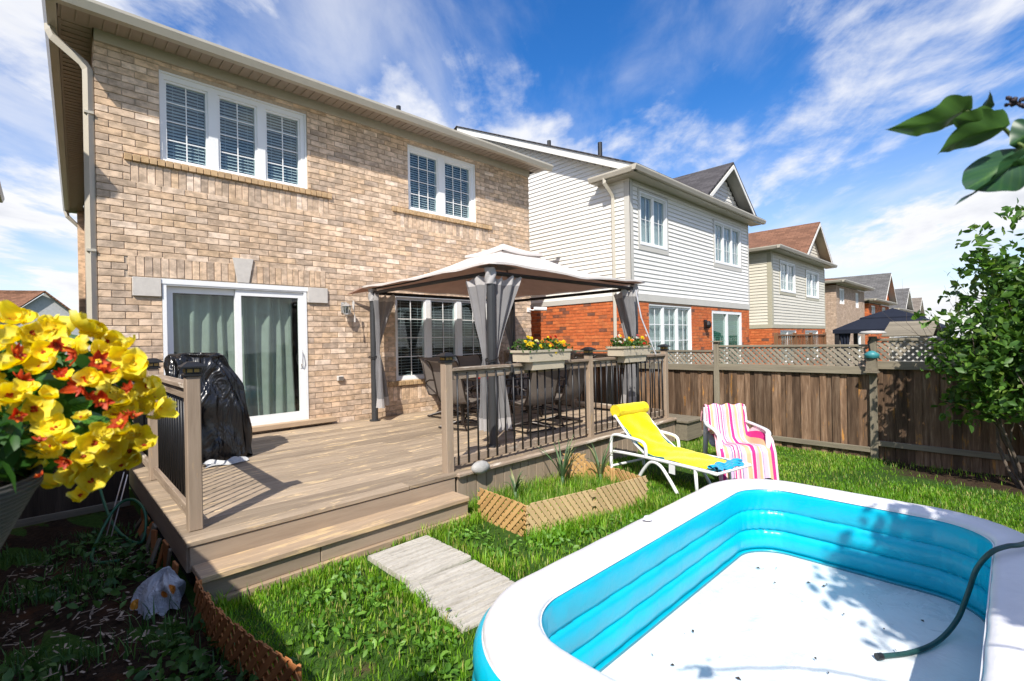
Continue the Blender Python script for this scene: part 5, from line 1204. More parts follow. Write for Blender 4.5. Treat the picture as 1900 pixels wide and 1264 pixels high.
tp = [(-.42, .60), (-.40, .72), (-.34, .815), (-.29, .83), (-.25, .76), (-.215, .58), (-.17, .43), (-.08, .395), (.12, .405), (.24, .405), (.29, .36), (.315, .20), (.34, .06)]
def tpf(q): k = q * 12; i = min(int(k), 11); f = k - i; return tp[i][0] + (tp[i + 1][0] - tp[i][0]) * f, tp[i][1] + (tp[i + 1][1] - tp[i][1]) * f
class MBs(MB):
    def sheet(s, fn, nu, nv):
        vs = [fn(i / (nu - 1), j / (nv - 1)) for j in range(nv) for i in range(nu)]; b = len(s.v)
        s.v += [tuple(p) for p in vs]; s.r += [i / (nu - 1) for j in range(nv) for i in range(nu)]
        s.f += [(b + j * nu + i, b + j * nu + i + 1, b + (j + 1) * nu + i + 1, b + (j + 1) * nu + i) for j in range(nv - 1) for i in range(nu - 1)]
def tw(u, v):
    s, z = tpf(v); w = (u - .5) * (.52 + .16 * ss(.5, .8, v)); e = max(0, abs(2 * u - 1) - .72) / .28
    bulge = .20 * e * math.exp(-((v - .62) / .13) ** 2); side_drop = -.16 * e * ss(.70, .95, v)
    return CP(s + .012 * math.sin(u * 15 + v * 6), w, z + bulge + side_drop * .3 + .010 * math.sin(u * 21 + v * 9) + .008 * math.sin(v * 29))
m = MBs(); m.sheet(tw, 160, 70); m.build('terry', stripes(), t, smooth=True)
# ---------------------------------------------------------------- next-door gazebo, shed, railing beyond the fence
t = thing('gazebo', (18.8, -5.2, -.5), 'black soft-top gazebo in the next yard beyond the fence', 'gazebo')
bx0, bx1, by0, by1, be = 17.5, 20.3, -6.55, -3.90, 1.84; bcx, bcy = (bx0 + bx1) / 2, (by0 + by1) / 2
MT['navy'] = cloth('navy_canvas', (.018, .022, .035), .1)
m = MB()
for hs_, z0_, z1_ in ((1.0, be, be + .42), (.55, be + .36, be + .66)):
    cs = [(bcx + sx * (bx1 - bx0) / 2 * hs_, bcy + sy * (by1 - by0) / 2 * hs_) for sx, sy in ((-1, -1), (1, -1), (1, 1), (-1, 1))]; f_ = .42 if hs_ == 1 else 0.0
    m.add([(*c, z0_) for c in cs] + [(bcx + (c[0] - bcx) * f_, bcy + (c[1] - bcy) * f_, z1_) for c in cs] + [(*c, z0_ - .12) for c in cs], [(i, (i + 1) % 4, 4 + (i + 1) % 4, 4 + i) for i in range(4)] + [(8 + i, 8 + (i + 1) % 4, (i + 1) % 4, i) for i in range(4)])
m.build('canopy', MT['navy'], t)
for (x, y) in ((bx0 + .1, by0 + .1), (bx1 - .1, by0 + .1), (bx0 + .1, by1 - .1), (bx1 - .1, by1 - .1)): m = MB(); m.box(x - .06, x + .06, y - .06, y + .06, -.7, be); m.build('post', MT['black'], t)
for (x, y) in ((bx0 + .1, by1 - .3), (bx0 + .1, by0 + .4)): m = MB(); m.grid(lambda u, v: (x + .03 * math.sin(u * 20), y + (u - .5) * (.35 - .15 * math.sin(v * 3)), be - 1.6 * v), 14, 10); m.build('curtain', MT['navy'], t, smooth=True)
t = thing('garden_shed', (13.6, -6.4, -.3), 'low garden shed with a grey boarded roof beyond the fence', 'shed')
MB().box(12.7, 14.5, -6.65, -6.0, -.5, 1.60).build('wall', MT['trim'], t)
for i in range(6):
    f0, f1 = i / 6, (i + 1) / 6; plank('roof_board', (12.55 + 1.05 * (f0 + f1) / 2, -6.75, 1.64 + .31 * (f0 + f1) / 2), (12.55 + 1.05 * (f0 + f1) / 2, -5.9, 1.64 + .31 * (f0 + f1) / 2), .20, .03, MT['fencerail'], t, up=(-.31, 0, 1.05))
slab_face('roof', [(13.6, -6.75, 1.96), (13.6, -5.9, 1.96), (14.65, -5.9, 1.64), (14.65, -6.75, 1.64)], (0, 1, 0), MT['shingle_g'], t)
t = thing('deck_railing', (17.6, -3.0, 0), 'brown wooden deck railing in front of the beige-sided house', 'railing')
MT['brownrail'] = wood('brown_rail', [(.10, .045, .02), (.17, .085, .04), (.22, .12, .06)], .7, 8, .3)
for z in (1.70, 1.32): plank('rail', (15.1, -3.0, z), (20.4, -3.0, z), .09, .05, MT['brownrail'], t)
for i in range(4): plank('post', (15.1 + i * 1.77, -3.0, -.5), (15.1 + i * 1.77, -3.0, 1.78), .09, .09, MT['brownrail'], t, up=(0, 1, 0))
for i in range(30): plank('picket', (15.2 + i * .175, -3.0, 1.3), (15.2 + i * .175, -3.0, 1.69), .04, .03, MT['brownrail'], t, up=(0, 1, 0))

# ---------------------------------------------------------------- grass and weeds
MT['grass'] = leafmat('grass_blade', [(0, (.06, .16, .008)), (.4, (.14, .32, .014)), (.72, (.22, .44, .024)), (.88, (.31, .45, .05)), (1, (.46, .38, .15))], .4, .5)
def edge_x(y):
    P = [(-4.2, .17), (-4.55, .165), (-4.80, .17), (-5.05, .20), (-5.30, .24), (-5.62, .31), (-6.2, .45), (-8.5, .5)]
    return np.interp(-y, [-p[0] for p in P], [p[1] for p in P])
def blobs(x, y, seed, f):
    g = np.random.default_rng(seed); v = np.zeros_like(x)
    for k in range(6):
        a = g.uniform(0, 6.28); w = f * g.uniform(.5, 2.2); v += np.sin((x * math.cos(a) + y * math.sin(a)) * w + g.uniform(0, 6.28))
    return v / 3.2
def gzv(x): t = np.clip((x - 6.3) / 1.7, 0, 1); return -.09 * t * t * (3 - 2 * t)
def keep_lawn(x, y):
    k = (x > edge_x(y) + .03) & (y < -4.03 + (x < 2.45) * -.25)
    k &= ~((x > ix0 - .33) & (x < ix1 + .33) & (y > iy0 - .33) & (y < iy1 + .33))
    k &= ~((x > 1.27) & (x < 1.86) & (y > -5.70) & (y < -4.33))
    return k
def blades(name, n, x0, x1, y0, y1, hmin, hmax, seed, keep, wid=.0032, lean=.55, mat=None, dens=None):
    g = np.random.default_rng(seed); x = g.uniform(x0, x1, n); y = g.uniform(y0, y1, n); k = keep(x, y)
    if dens is not None: k &= g.random(n) < dens(x, y)
    x, y = x[k], y[k]; n = len(x); z = gzv(x) - .004
    h = g.uniform(hmin, hmax, n) * (1 + .35 * blobs(x, y, 5, 4.0)); a = g.uniform(0, 6.28, n); l = g.uniform(.1, lean, n) * h * 1.3; w = wid * g.uniform(.7, 1.4, n)
    c, s = np.cos(a), np.sin(a); px, py = -s * w, c * w
    def col(X, Y, Z): return np.stack([X, Y, Z], 1)
    V = np.stack([col(x + px, y + py, z), col(x - px, y - py, z), col(x + c * l * .35 + px * .8, y + s * l * .35 + py * .8, z + h * .6), col(x + c * l * .35 - px * .8, y + s * l * .35 - py * .8, z + h * .6), col(x + c * l, y + s * l, z + h)], 1).reshape(-1, 3)
    T = (np.array([[0, 1, 3], [0, 3, 2], [2, 3, 4]])[None] + (np.arange(n) * 5)[:, None, None]).reshape(-1, 3)
    r = np.clip(g.normal(.45, .22, n) + .30 * blobs(x, y, 9, 2.5), 0, .99)
    return np_mesh(name, V, T, mat or MT['grass'], np.repeat(r, 5))
def lawn_d(x, y): return np.clip(.70 + .75 * blobs(x, y, 3, 3.0), .05, 1) * np.clip(1 - np.clip((x - 6.55) / .5 + .5 * blobs(x, y, 2, 4), 0, 1) * np.clip((-6.2 - y) / .5, 0, 1), .06, 1)
o = link('lawn_grass', blades('lawn_grass', 200000, .15, 7.96, -8.3, -4.03, .026, .060, 11, keep_lawn, dens=lawn_d)); tag(o, 'short green lawn grass covering the yard', 'grass', kind='stuff')
def keep_bed(x, y): return (x > 2.5) & (x < 4.1) & (y > -4.95 - (x - 2.5) * .19) & (y < -4.03)
o = link('tall_grass', blades('tall_grass', 9000, 2.45, 4.2, -5.25, -4.03, .06, .17, 12, keep_bed, .0035)); tag(o, 'longer grass growing inside the herb bed', 'grass', kind='stuff')
def edge_keep(x, y): return keep_lawn(x, y) & (((np.abs(x - edge_x(y)) < .16) & (y > -6)) | ((y > -4.45) & (x < 2.5)) | ((np.abs(y + 5.1 + (x - 2.5) * .2) < .14) & (x > 2.4) & (x < 4)) | ((x > 1.16) & (x < 1.95) & (y > -5.3)))
o = link('grass_tufts', blades('grass_tufts', 60000, .15, 4.2, -6.0, -4.25, .05, .125, 14, edge_keep, .0036, dens=lambda x, y: np.full_like(x, .4))); tag(o, 'uncut grass tufts along the edging and slabs', 'grass', kind='stuff')
MT['weed'] = leafmat('broadleaf_weed', [(0, (.07, .18, .02)), (.5, (.12, .28, .03)), (1, (.21, .38, .06))], .35)
def weeds(n, cents, spread, zmax, size, seed, mat):
    def fn(g, n):
        c = np.array(cents)[g.integers(0, len(cents), n)]; d = g.normal(0, spread, (n, 2)); z = g.uniform(.015, zmax, n); return np.stack([c[:, 0] + d[:, 0], c[:, 1] + d[:, 1], z + gzv(c[:, 0])], 1)
    return leaf_cloud(n, fn, size, mat, seed, 1.4)
cents = [(.75, -4.75), (.95, -5.05), (1.0, -5.45), (.9, -5.9), (1.0, -4.55), (2.15, -4.55), (2.35, -5.15), (2.55, -5.25), (2.9, -5.35), (3.3, -5.4), (3.65, -5.5), (2.1, -5.1), (2.1, -4.75), (1.0, -5.62), (.8, -5.35), (1.0, -5.75), (3.0, -5.6), (3.5, -5.75), (2.5, -5.5), (.65, -5.1), (1.05, -4.85), (2.75, -5.2)]
V, T, r = weeds(950, cents, .09, .07, .025, 21, MT['weed']); o = link('lawn_weeds', np_mesh('lawn_weeds', V, T, MT['weed'], r)); tag(o, 'broadleaf weeds scattered in the lawn', 'weeds', kind='stuff')

# ---------------------------------------------------------------- side bed
def soilmat():
    m, n, b = base('dark_soil'); v = nd(n, 'ShaderNodeNewGeometry').outputs['Position']; f = noise(n, v, 3, 6, .7); f2 = noise(n, v, 28, 5, .7)
    c = ramp(n, f2, [(.3, (.012, .008, .005)), (.55, (.04, .024, .014)), (.8, (.09, .055, .032))]); c = mixc(n, mapr(n, f, .5, .68), c, (.075, .032, .014))
    lk(n, c, b.inputs['Base Color']); b.inputs['Roughness'].default_value = .95; b.inputs['Specular IOR Level'].default_value = .15; bump(n, b, f2, 1.0, .03); return m
m = MB(); m.grid(lambda u, v: (lambda y: (-.97 + (float(edge_x(np.array(y))) - .0 + .97) * u, y, .012 + .03 * (math.sin(u * 9 + v * 31) * math.cos(u * 5 - v * 23) + .4 * math.sin(u * 33 + v * 80)) * math.sin(math.pi * u)))(-9.0 + 7.7 * v), 30, 120)
tag(m.build('soil_bed', soilmat(), smooth=True), kind='structure')
MT['chip'] = plain('pale_wood_chip', (.30, .24, .18), .85, .3, 30, rv=.5)
g = np.random.default_rng(5); n = 700; C = np.stack([g.uniform(-.7, .3, n), g.uniform(-5.6, -2.6, n), g.uniform(.03, .055, n)], 1); C = C[C[:, 0] < edge_x(C[:, 1]) - .05]; n = len(C)
a = g.uniform(0, 6.28, n); L = g.uniform(.008, .035, n); w = g.uniform(.003, .008, n); d = np.stack([np.cos(a), np.sin(a), g.uniform(-.3, .3, n)], 1); e = np.stack([-np.sin(a), np.cos(a), np.zeros(n)], 1)
V = np.stack([C - d * L[:, None] - e * w[:, None], C + d * L[:, None] - e * w[:, None] * .5, C + d * L[:, None] + e * w[:, None], C - d * L[:, None] + e * w[:, None]], 1).reshape(-1, 3)
T = (np.array([[0, 1, 2], [0, 2, 3]])[None] + (np.arange(n) * 4)[:, None, None]).reshape(-1, 3)
o = link('mulch_chips', np_mesh('mulch_chips', V, T, MT['chip'], np.repeat(g.random(n), 4))); tag(o, 'pale wood chips strewn over the side bed', 'mulch', kind='stuff')
MT['shadeweed'] = leafmat('bed_weed', [(0, (.03, .085, .02)), (.6, (.06, .15, .03)), (1, (.11, .22, .05))], .3)
cents = [(-.15, -5.3), (0, -5.5), (-.3, -5.5), (.1, -5.25), (-.45, -5.1), (-.2, -4.9), (.05, -4.95), (-.5, -5.6), (.2, -5.6), (-.1, -2.7), (.02, -2.9), (-.2, -2.4), (-.35, -2.6), (.0, -3.3), (-.15, -3.4), (-.45, -3.2), (-.6, -4.4), (0.05, -4.6), (-.3, -3.7)]
V, T, r = weeds(900, cents, .10, .10, .035, 22, MT['shadeweed']); o = link('bed_weeds', np_mesh('bed_weeds', V, T, MT['shadeweed'], r)); tag(o, 'leafy weeds growing in the shaded side bed', 'weeds', kind='stuff')
o = link('bed_grass', blades('bed_grass', 9000, -.95, .25, -6.0, -2.0, .04, .15, 31, lambda x, y: (x < edge_x(y) - .02), .004, mat=MT['shadeweed'], dens=lambda x, y: np.clip(.1 + .9 * blobs(x, y, 7, 5), 0, 1))); tag(o, 'thin grass blades in the shaded side bed', 'grass', kind='stuff')
t = thing('plastic_bag', (.0, -3.95, 0), 'crumpled white plastic soil bag with orange print beside the deck corner', 'bag')
def bagmat():
    m, n, b = base('white_printed_plastic'); v = nd(n, 'ShaderNodeTexCoord').outputs['Object']
    sp = nd(n, 'ShaderNodeVectorMath', operation='DISTANCE'); lk(n, v, sp.inputs[0]); sp.inputs[1].default_value = (.055, -4.09, .13)
    c = mixc(n, mapr(n, sp.outputs['Value'], .038, .044, 1, 0), (.62, .63, .66), (.75, .24, .02)); sp2 = nd(n, 'ShaderNodeVectorMath', operation='DISTANCE'); lk(n, v, sp2.inputs[0]); sp2.inputs[1].default_value = (-.10, -3.95, .05)
    c = mixc(n, mapr(n, sp2.outputs['Value'], .03, .034, 1, 0), c, (.75, .30, .02)); lk(n, c, b.inputs['Base Color']); b.inputs['Roughness'].default_value = .3
    bump(n, b, noise(n, v, 14, 5, .7, dist=1.5), 1.0, .05); return m
rs = random.Random(3)
def bagp(u, v):
    a = u * 6.283; ph = v * 1.57; r = math.cos(ph); c, s = math.cos(a), math.sin(a); k = 1 + .12 * math.sin(a * 5 + v * 6) + .07 * math.sin(a * 11 + v * 13)
    return (.02 + .13 * c * r * k + .05 * v, -3.98 + .17 * s * r * k + .02 * math.sin(v * 8), .015 + .19 * math.sin(ph) * (1 + .10 * math.sin(a * 3)) + .015 * math.sin(a * 9 + v * 9))
m = MB(); m.grid(bagp, 60, 24, closeu=True); m.build('bag', bagmat(), t, smooth=False)
t = thing('garden_hose', (.0, -2.7, 0), 'green garden hose looped in the weeds beside the deck', 'hose')
m = MB(); m.tube(spline([(-.20, -1.6, .75), (-.16, -1.9, .5), (-.10, -2.3, .2), (-.02, -2.6, .08), (.08, -2.75, .06), (.12, -2.6, .25), (.06, -2.4, .34), (-.05, -2.35, .30), (-.18, -2.5, .12), (-.25, -2.9, .05), (-.1, -3.05, .05)], 8), .012, 8); m.build('tube', plain('green_rubber', (.015, .11, .05), .4), t, smooth=True)
for i, (a, b_) in enumerate((((-.15, -2.45, .02), (.02, -2.15, .55)), ((-.12, -2.50, .02), (.04, -2.2, .53)))):
    m = MB(); m.tube([a, b_], .005, 6); tag(m.build('metal_stake', plain('bright_steel', (.6, .6, .6), .3, .05, 5, metal=.8)), ('thin steel stake leaning by the hose, the front of two', 'thin steel stake leaning by the hose, the rear of two')[1 - i], 'stake', 'steel stakes by the hose')
t = thing('scrap_wood', (.12, -3.2, 0), 'heap of broken brown wood scraps under the deck side', 'scrap wood')
rs = random.Random(12)
for i in range(16):
    y = -3.95 + i * .11; a = rs.uniform(-.5, .5); plank('scrap', (.12 + rs.uniform(-.06, .02), y, .03 + rs.uniform(0, .04)), (.14 + rs.uniform(-.03, .0), y + a * .3, .20 + rs.uniform(-.06, .10)), rs.uniform(.03, .075), .016, MT['cedar_red'] if i % 3 else MT['fencerail'], t, up=(1, .3, 0))

# leek-like plants in the herb bed
MT['leek'] = leafmat('leek_leaf', [(0, (.06, .12, .05)), (.7, (.12, .20, .08)), (1, (.30, .30, .14))], .25)
def leek(label, x, y, n, h, seed):
    t = thing('leek_plant', (x, y, 0), label, 'plant', 'leek plants in the herb bed'); rs = random.Random(seed)
    m = MB(); m.tube([(x, y, -.02), (x, y, .16)], [.022, .018], 8); m.build('stem', MT['leek'], t, smooth=True)
    for i in range(n):
        a = rs.uniform(0, 6.28); L = h * rs.uniform(.6, 1.1); out = rs.uniform(.15, .75); w = rs.uniform(.008, .015); droop = rs.uniform(.1, .9); c, s = math.cos(a), math.sin(a)
        def P(u, v): r = out * L * v ** 1.3; z = .10 + L * (v - droop * .5 * v ** 3); ww = w * (1 - v ** 3) * (u - .5) * 2; return (x + c * r - s * ww, y + s * r + c * ww, z + abs(u - .5) * w * .8)
        m = MB(); m.grid(P, 3, 12); m.build('blade', MT['leek'], t, smooth=True)
leek('tallest leek-like plant with arching blades against the skirt boards', 3.70, -4.33, 22, .55, 1)
leek('leek-like plant with sparse pale blades near the lounger', 4.05, -4.60, 12, .50, 2)
leek('small leek-like plant beside the skirt boards near the step', 2.98, -4.30, 14, .30, 3)

# ---------------------------------------------------------------- shrubs and trees
def limb(m, p, d, L, r, depth, rs, tips, up=.25):
    q = p; path = [p]; rad = [r]; dd = d.copy()
    for i in range(5):
        dd = (dd + Vector((rs.uniform(-.25, .25), rs.uniform(-.25, .25), rs.uniform(-.05, up)))).normalized(); q = q + dd * L / 5; path.append(q); rad.append(r * (1 - .12 * (i + 1)))
        if depth == 0 or i > 2: tips.append(q.copy())
    m.tube(path, rad, 6)
    if depth > 0:
        for k in range(3):
            j = rs.choice((2, 3, 4, 5)); nd_ = (dd + Vector((rs.uniform(-1, 1), rs.uniform(-1, 1), rs.uniform(-.3, .7)))).normalized(); limb(m, path[j], nd_, L * rs.uniform(.55, .8), rad[j] * .65, depth - 1, rs, tips, up)
def bush(name, label, cat, base_p, stems, L, r, depth, seed, nleaf, size, spread, ok, single=0, extra=()):
    t = thing(name, base_p, label, cat); rs = random.Random(seed); tips = []
    for k in range(stems):
        m = MB(); d = Vector((rs.uniform(-.5, .5), rs.uniform(-.5, .5), 1)).normalized(); limb(m, Vector(base_p) + Vector((rs.uniform(-.08, .08), rs.uniform(-.08, .08), -.02)), d, L, r, depth, rs, tips); m.build('stem', MT['bark'], t, smooth=True)
    tips = [p for p in tips if ok(p)] + [Vector(e) for e in extra]
    A = np.array([tuple(p) for p in tips])
    def fn(g, n):
        c = A[g.integers(0, len(A), n)] + g.normal(0, spread, (n, 3)); return c[[ok(Vector(p)) for p in c]]
    V, T, rr = leaf_cloud(nleaf, fn, size, MT['leaf'], seed, .5)
    K = min(single, len(V) // 7)
    if K:
        cc = V.reshape(-1, 7, 3).mean(1); order = np.argsort(np.linalg.norm(cc - np.array(CAM), axis=1)); sel = order[:K]; rest = order[K:]
        base7 = T[:6] - T[0].min() * 0
        for i in sel: 
            me = np_mesh('leaf', V[i * 7:i * 7 + 7] - cc[i], T[:6], MT['leaf'], rr[i * 7:i * 7 + 7]); link('leaf', me, t, Matrix.Translation(cc[i]))
        V = V.reshape(-1, 7, 3)[rest].reshape(-1, 3); rr = rr.reshape(-1, 7)[rest].ravel(); T = (T[:6][None] + (np.arange(len(rest)) * 7)[:, None, None]).reshape(-1, 3)
    link('crown', np_mesh('crown', V, T, MT['leaf'], rr), t)['kind'] = 'stuff'
    return t, tips
def in_shrub(p):
    q = Vector(((p.x - 7.15) / .80, (p.y + 8.05) / .95, (p.z - 1.80) / 1.55)); a = math.atan2(p.y + 8.05, p.z - 2.05); return q.length < .84 + .30 * math.sin(a * 7 + p.x * 6) * math.sin(p.z * 5 + 1) and p.x < 7.9
sprigs = [(7.3, -7.35, .95), (7.25, -7.42, .82), (7.3, -7.5, 1.02), (7.2, -7.45, .62), (7.25, -7.55, .55), (7.3, -7.6, .60), (7.2, -7.75, .7), (7.1, -7.3, 1.32), (7.1, -7.4, 1.28)]
fillp = [(7.15 + .8 * g_[0], -8.05 + .92 * g_[1], 1.80 + 1.5 * g_[2]) for g_ in np.random.default_rng(8).uniform(-1, 1, (230, 3)) if np.linalg.norm(g_) < .92]
bush('lilac_shrub', 'leafy green shrub in front of the fence at the frame edge', 'shrub', (7.3, -8.0, -.08), 11, 1.35, .022, 2, 42, 10500, .052, .095, in_shrub, 160, extra=sprigs * 3 + fillp)
lil = thing('lilac_tree', (1.0, -9.5, 0), 'lilac tree beside the viewer, its near branch of broad leaves hanging into frame', 'tree')
def in_lilac(p): q = Vector(((p.x - .95) / 1.2, (p.y + 9.42) / 1.0, (p.z - 2.75) / 1.0)); return q.length < 1 and p.y < -8.3
rs = random.Random(9); tips = []
for k in range(4):
    m = MB(); limb(m, Vector((1.0 + rs.uniform(-.1, .1), -9.5, -.02)), Vector((rs.uniform(-.35, .35), rs.uniform(-.2, .2), 1)).normalized(), 2.2, .035, 2, rs, tips); m.build('trunk', MT['bark'], lil, smooth=True)
A = np.array([tuple(p) for p in tips if in_lilac(p)])
V, T, r = leaf_cloud(13000, lambda g, n: (lambda c: c[[in_lilac(Vector(p)) for p in c]])(A[g.integers(0, len(A), n)] + g.normal(0, .14, (n, 3))), .062, MT['leaf'], 6, .5)
link('crown', np_mesh('crown', V, T, MT['leaf'], r), lil)['kind'] = 'stuff'
def big_leaf(parent, B, Tt, w, roll, bend, mat, rnd_, curl=0.0):
    """broad pointed leaf from base B to tip Tt with a folded midrib"""
    B, Tt = Vector(B), Vector(Tt); d = (Tt - B); L = d.length; d.normalize(); view = (B - CAM).normalized()
    sd_ = d.cross(view).normalized(); nrm = sd_.cross(d).normalized()
    sd2 = sd_ * math.cos(roll) + nrm * math.sin(roll); n2 = nrm * math.cos(roll) - sd_ * math.sin(roll)
    def P(u, v):
        x = 2 * u - 1; wd = (math.sin(math.pi * min(1, v * 1.02) ** .62) ** .9) * (1 - .25 * v) if v < .98 else .0
        a = curl * v * x
        return B + d * (L * v - .10 * L * abs(x) * (v < .12) * 1.0) + sd2 * (x * wd * w) + n2 * (-abs(x) ** 1.3 * wd * w * -.45 + bend * L * math.sin(math.pi * v) + .03 * L * math.sin(v * 14 + x * 3) * abs(x) * wd + a * L * .3 * wd)
    NU, NV = 27, 34; m = MB(); m.grid(P, NU, NV, r=rnd_)
    for k in range(NU * NV):
        x, v = 2 * (k % NU) / (NU - 1) - 1, (k // NU) / (NV - 1); m.r[k] = min(.99, max(0, rnd_ * .6 + .35 * math.exp(-(x / .09) ** 2) + .16 * max(0, math.cos((v - .35 * abs(x)) * 44)) ** 3))
    o = m.build('leaf', mat, parent, smooth=True)
    return o
def pxl(u, v, dep): return at(u, v, dep)
D0 = .62
for (b_, tp_, w, roll, bend, rn, curl) in (((1790, 205), (1641, 241), .026, .55, -.10, .9, .2), ((1862, 236), (1738, 288), .030, .75, .10, .75, .3), ((1893, 282), (1790, 352), .036, -.35, .08, .02, -.2), ((1893, 292), (1768, 383), .018, .9, -.05, .05, .8),
                                           ((1845, 232), (1766, 222), .018, .3, .05, .95, 0), ((1822, 205), (1836, 167), .010, .9, .1, .2, .6), ((1930, 240), (1872, 270), .025, .2, .1, .02, 0), ((1935, 330), (1880, 300), .02, .2, .1, .3, 0)):
    big_leaf(lil, pxl(*b_, D0 + random.uniform(-.01, .02)), pxl(*tp_, D0 + random.uniform(-.03, .03)), w, roll, bend, MT['bigleaf'], rn, curl)
m = MB(); B0 = pxl(1900, 272, D0); m.tube(spline([pxl(1790, 206, D0), pxl(1830, 222, D0), pxl(1862, 238, D0 + .01), pxl(1885, 262, D0 + .01), B0, pxl(1960, 300, D0 + .02), Vector((.75, -8.35, 2.0)), Vector((.95, -8.9, 2.0)), Vector((1.0, -9.3, 1.9))], 6), [.0022] * 25 + [.006] * 24, 7); m.build('branch', plain('young_green_bark', (.10, .15, .03), .6), lil, smooth=True)
m = MB()
for k in range(26): m.ball(tuple(pxl(1866 + k * 1.6 + rs.uniform(-3, 3), 190 + rs.uniform(-8, 8), D0 + .02 + .006 * math.cos(k))), rs.uniform(.0016, .0036), 6, 4, .2)
m.build('seed_head', plain('dark_seed', (.025, .015, .02), .6), lil, smooth=True)

# ---------------------------------------------------------------- hanging begonia basket
E_ = at(79, 894, .66); ax, ay, rimz = E_.x - .165, E_.y + .0, E_.z + .015
bk = thing('begonia_basket', (ax, ay, rimz - .3), 'hanging cone basket overflowing with yellow and red begonias', 'flower basket')
def wicker():
    m, n, b = base('grey_wicker'); v = nd(n, 'ShaderNodeNewGeometry').outputs['Position']
    w = nd(n, 'ShaderNodeTexWave', i_Scale=55.0, i_Distortion=2.0); w.bands_direction = 'Z'; lk(n, v, w.inputs[0]); f = noise(n, v, 60, 3)
    c = ramp(n, math_(n, 'ADD', math_(n, 'MULTIPLY', w.outputs['Fac'], .6), math_(n, 'MULTIPLY', f, .4)), [(.2, (.035, .033, .032)), (.8, (.075, .072, .07))]); lk(n, c, b.inputs['Base Color']); b.inputs['Roughness'].default_value = .8; bump(n, b, w.outputs['Fac'], .6, .006); return m
m = MB(); m.lathe([(.155, .0), (.166, .006), (.166, -.012), (.160, -.02), (.045, -.26), (.0, -.27)], (ax, ay, rimz), 40); m.build('cone', wicker(), bk, smooth=True)
m = MB(); m.lathe([(.157, -.01), (0, -.005)], (ax, ay, rimz), 24); m.build('soil', bpy.data.materials['potting_soil'], bk)
m = MB(); hk = (ax, ay, 2.22)
for k in range(3): a = (1.65, 3.3, 4.6)[k]; m.tube([(ax + .16 * math.cos(a), ay + .16 * math.sin(a), rimz), hk], .003, 5)
m.tube([hk, (ax, ay, 2.26), (-.80, ay, 2.30), (-.97, ay, 2.2), (-.97, ay, 1.5)], .008, 6); m.build('hanger', MT['black'], bk)
MT['bleaf'] = leafmat('begonia_leaf', [(0, (.02, .07, .012)), (.6, (.045, .13, .02)), (1, (.07, .19, .03))], .3, .35)
MT['byel'] = leafmat('begonia_yellow', [(0, (.84, .50, .012)), (.3, (.88, .68, .015)), (.55, (.88, .74, .03)), (.8, (.88, .78, .10)), (1, (.88, .84, .36))], .35, .55, True)
MT['bred'] = leafmat('begonia_red', [(0, (.38, .02, .008)), (.6, (.55, .07, .012)), (1, (.72, .20, .02))], .3, .5, True)
fc = at(95, 745, .80)
def fill(g, n):
    p = g.normal(size=(n, 3)); p /= np.linalg.norm(p, axis=1)[:, None]; p *= g.uniform(.2, .9, n)[:, None] ** .5
    return np.array(fc)[None] + p * np.array([.13, .11, .12])[None]
V, T, r = leaf_cloud(700, fill, .020, MT['bleaf'], 17, .6); link('foliage', np_mesh('foliage', V, T, MT['bleaf'], r * .35), bk)['kind'] = 'stuff'  # leaf values scaled low, putting the flower mass's inner shade into the colour
V, T, r = leaf_cloud(420, lambda g, n: np.array([ax + .05, ay - .0, rimz + .05])[None] + g.uniform(-1, 1, (n, 3)) * np.array([.10, .10, .045])[None], .020, MT['bleaf'], 19, .6); link('foliage', np_mesh('foliage', V, T, MT['bleaf'], r * .3), bk)['kind'] = 'stuff'  # lower values again: deep shade at the rim is coloured into these leaves
_pm = {}
def petal_mesh(kind, L, w, cup, rn):
    k = (kind, round(L, 3), round(w, 3), round(cup, 2), round(rn, 1))
    if k not in _pm:
        m = MB(); 
        def P(u, v): x = 2 * u - 1; ww = w * math.sin(math.pi * (.08 + .86 * v) ** .8) ** .6; return (L * v - .12 * L * abs(x) ** 2 * v, x * ww, L * (cup * v ** 2 - .15 * v) + .25 * w * x * x * (1 if kind == 'y' else .5) + .04 * L * math.sin(x * 5 + v * 4))
        m.grid(P, 7, 8, r=rn)
        for i_ in range(56): v_ = (i_ // 7) / 7; x_ = abs(2 * (i_ % 7) / 6 - 1); m.r[i_] = min(.99, .25 * rn + .22 + .5 * v_ ** 1.5 - .08 * math.cos(x_ * 12) * v_ if kind == 'y' else .5 * rn + .45 * v_)
        _pm[k] = m.mesh('petal', {'y': MT['byel'], 'r': MT['bred']}[kind], True)
    return _pm[k]
rs = random.Random(31)
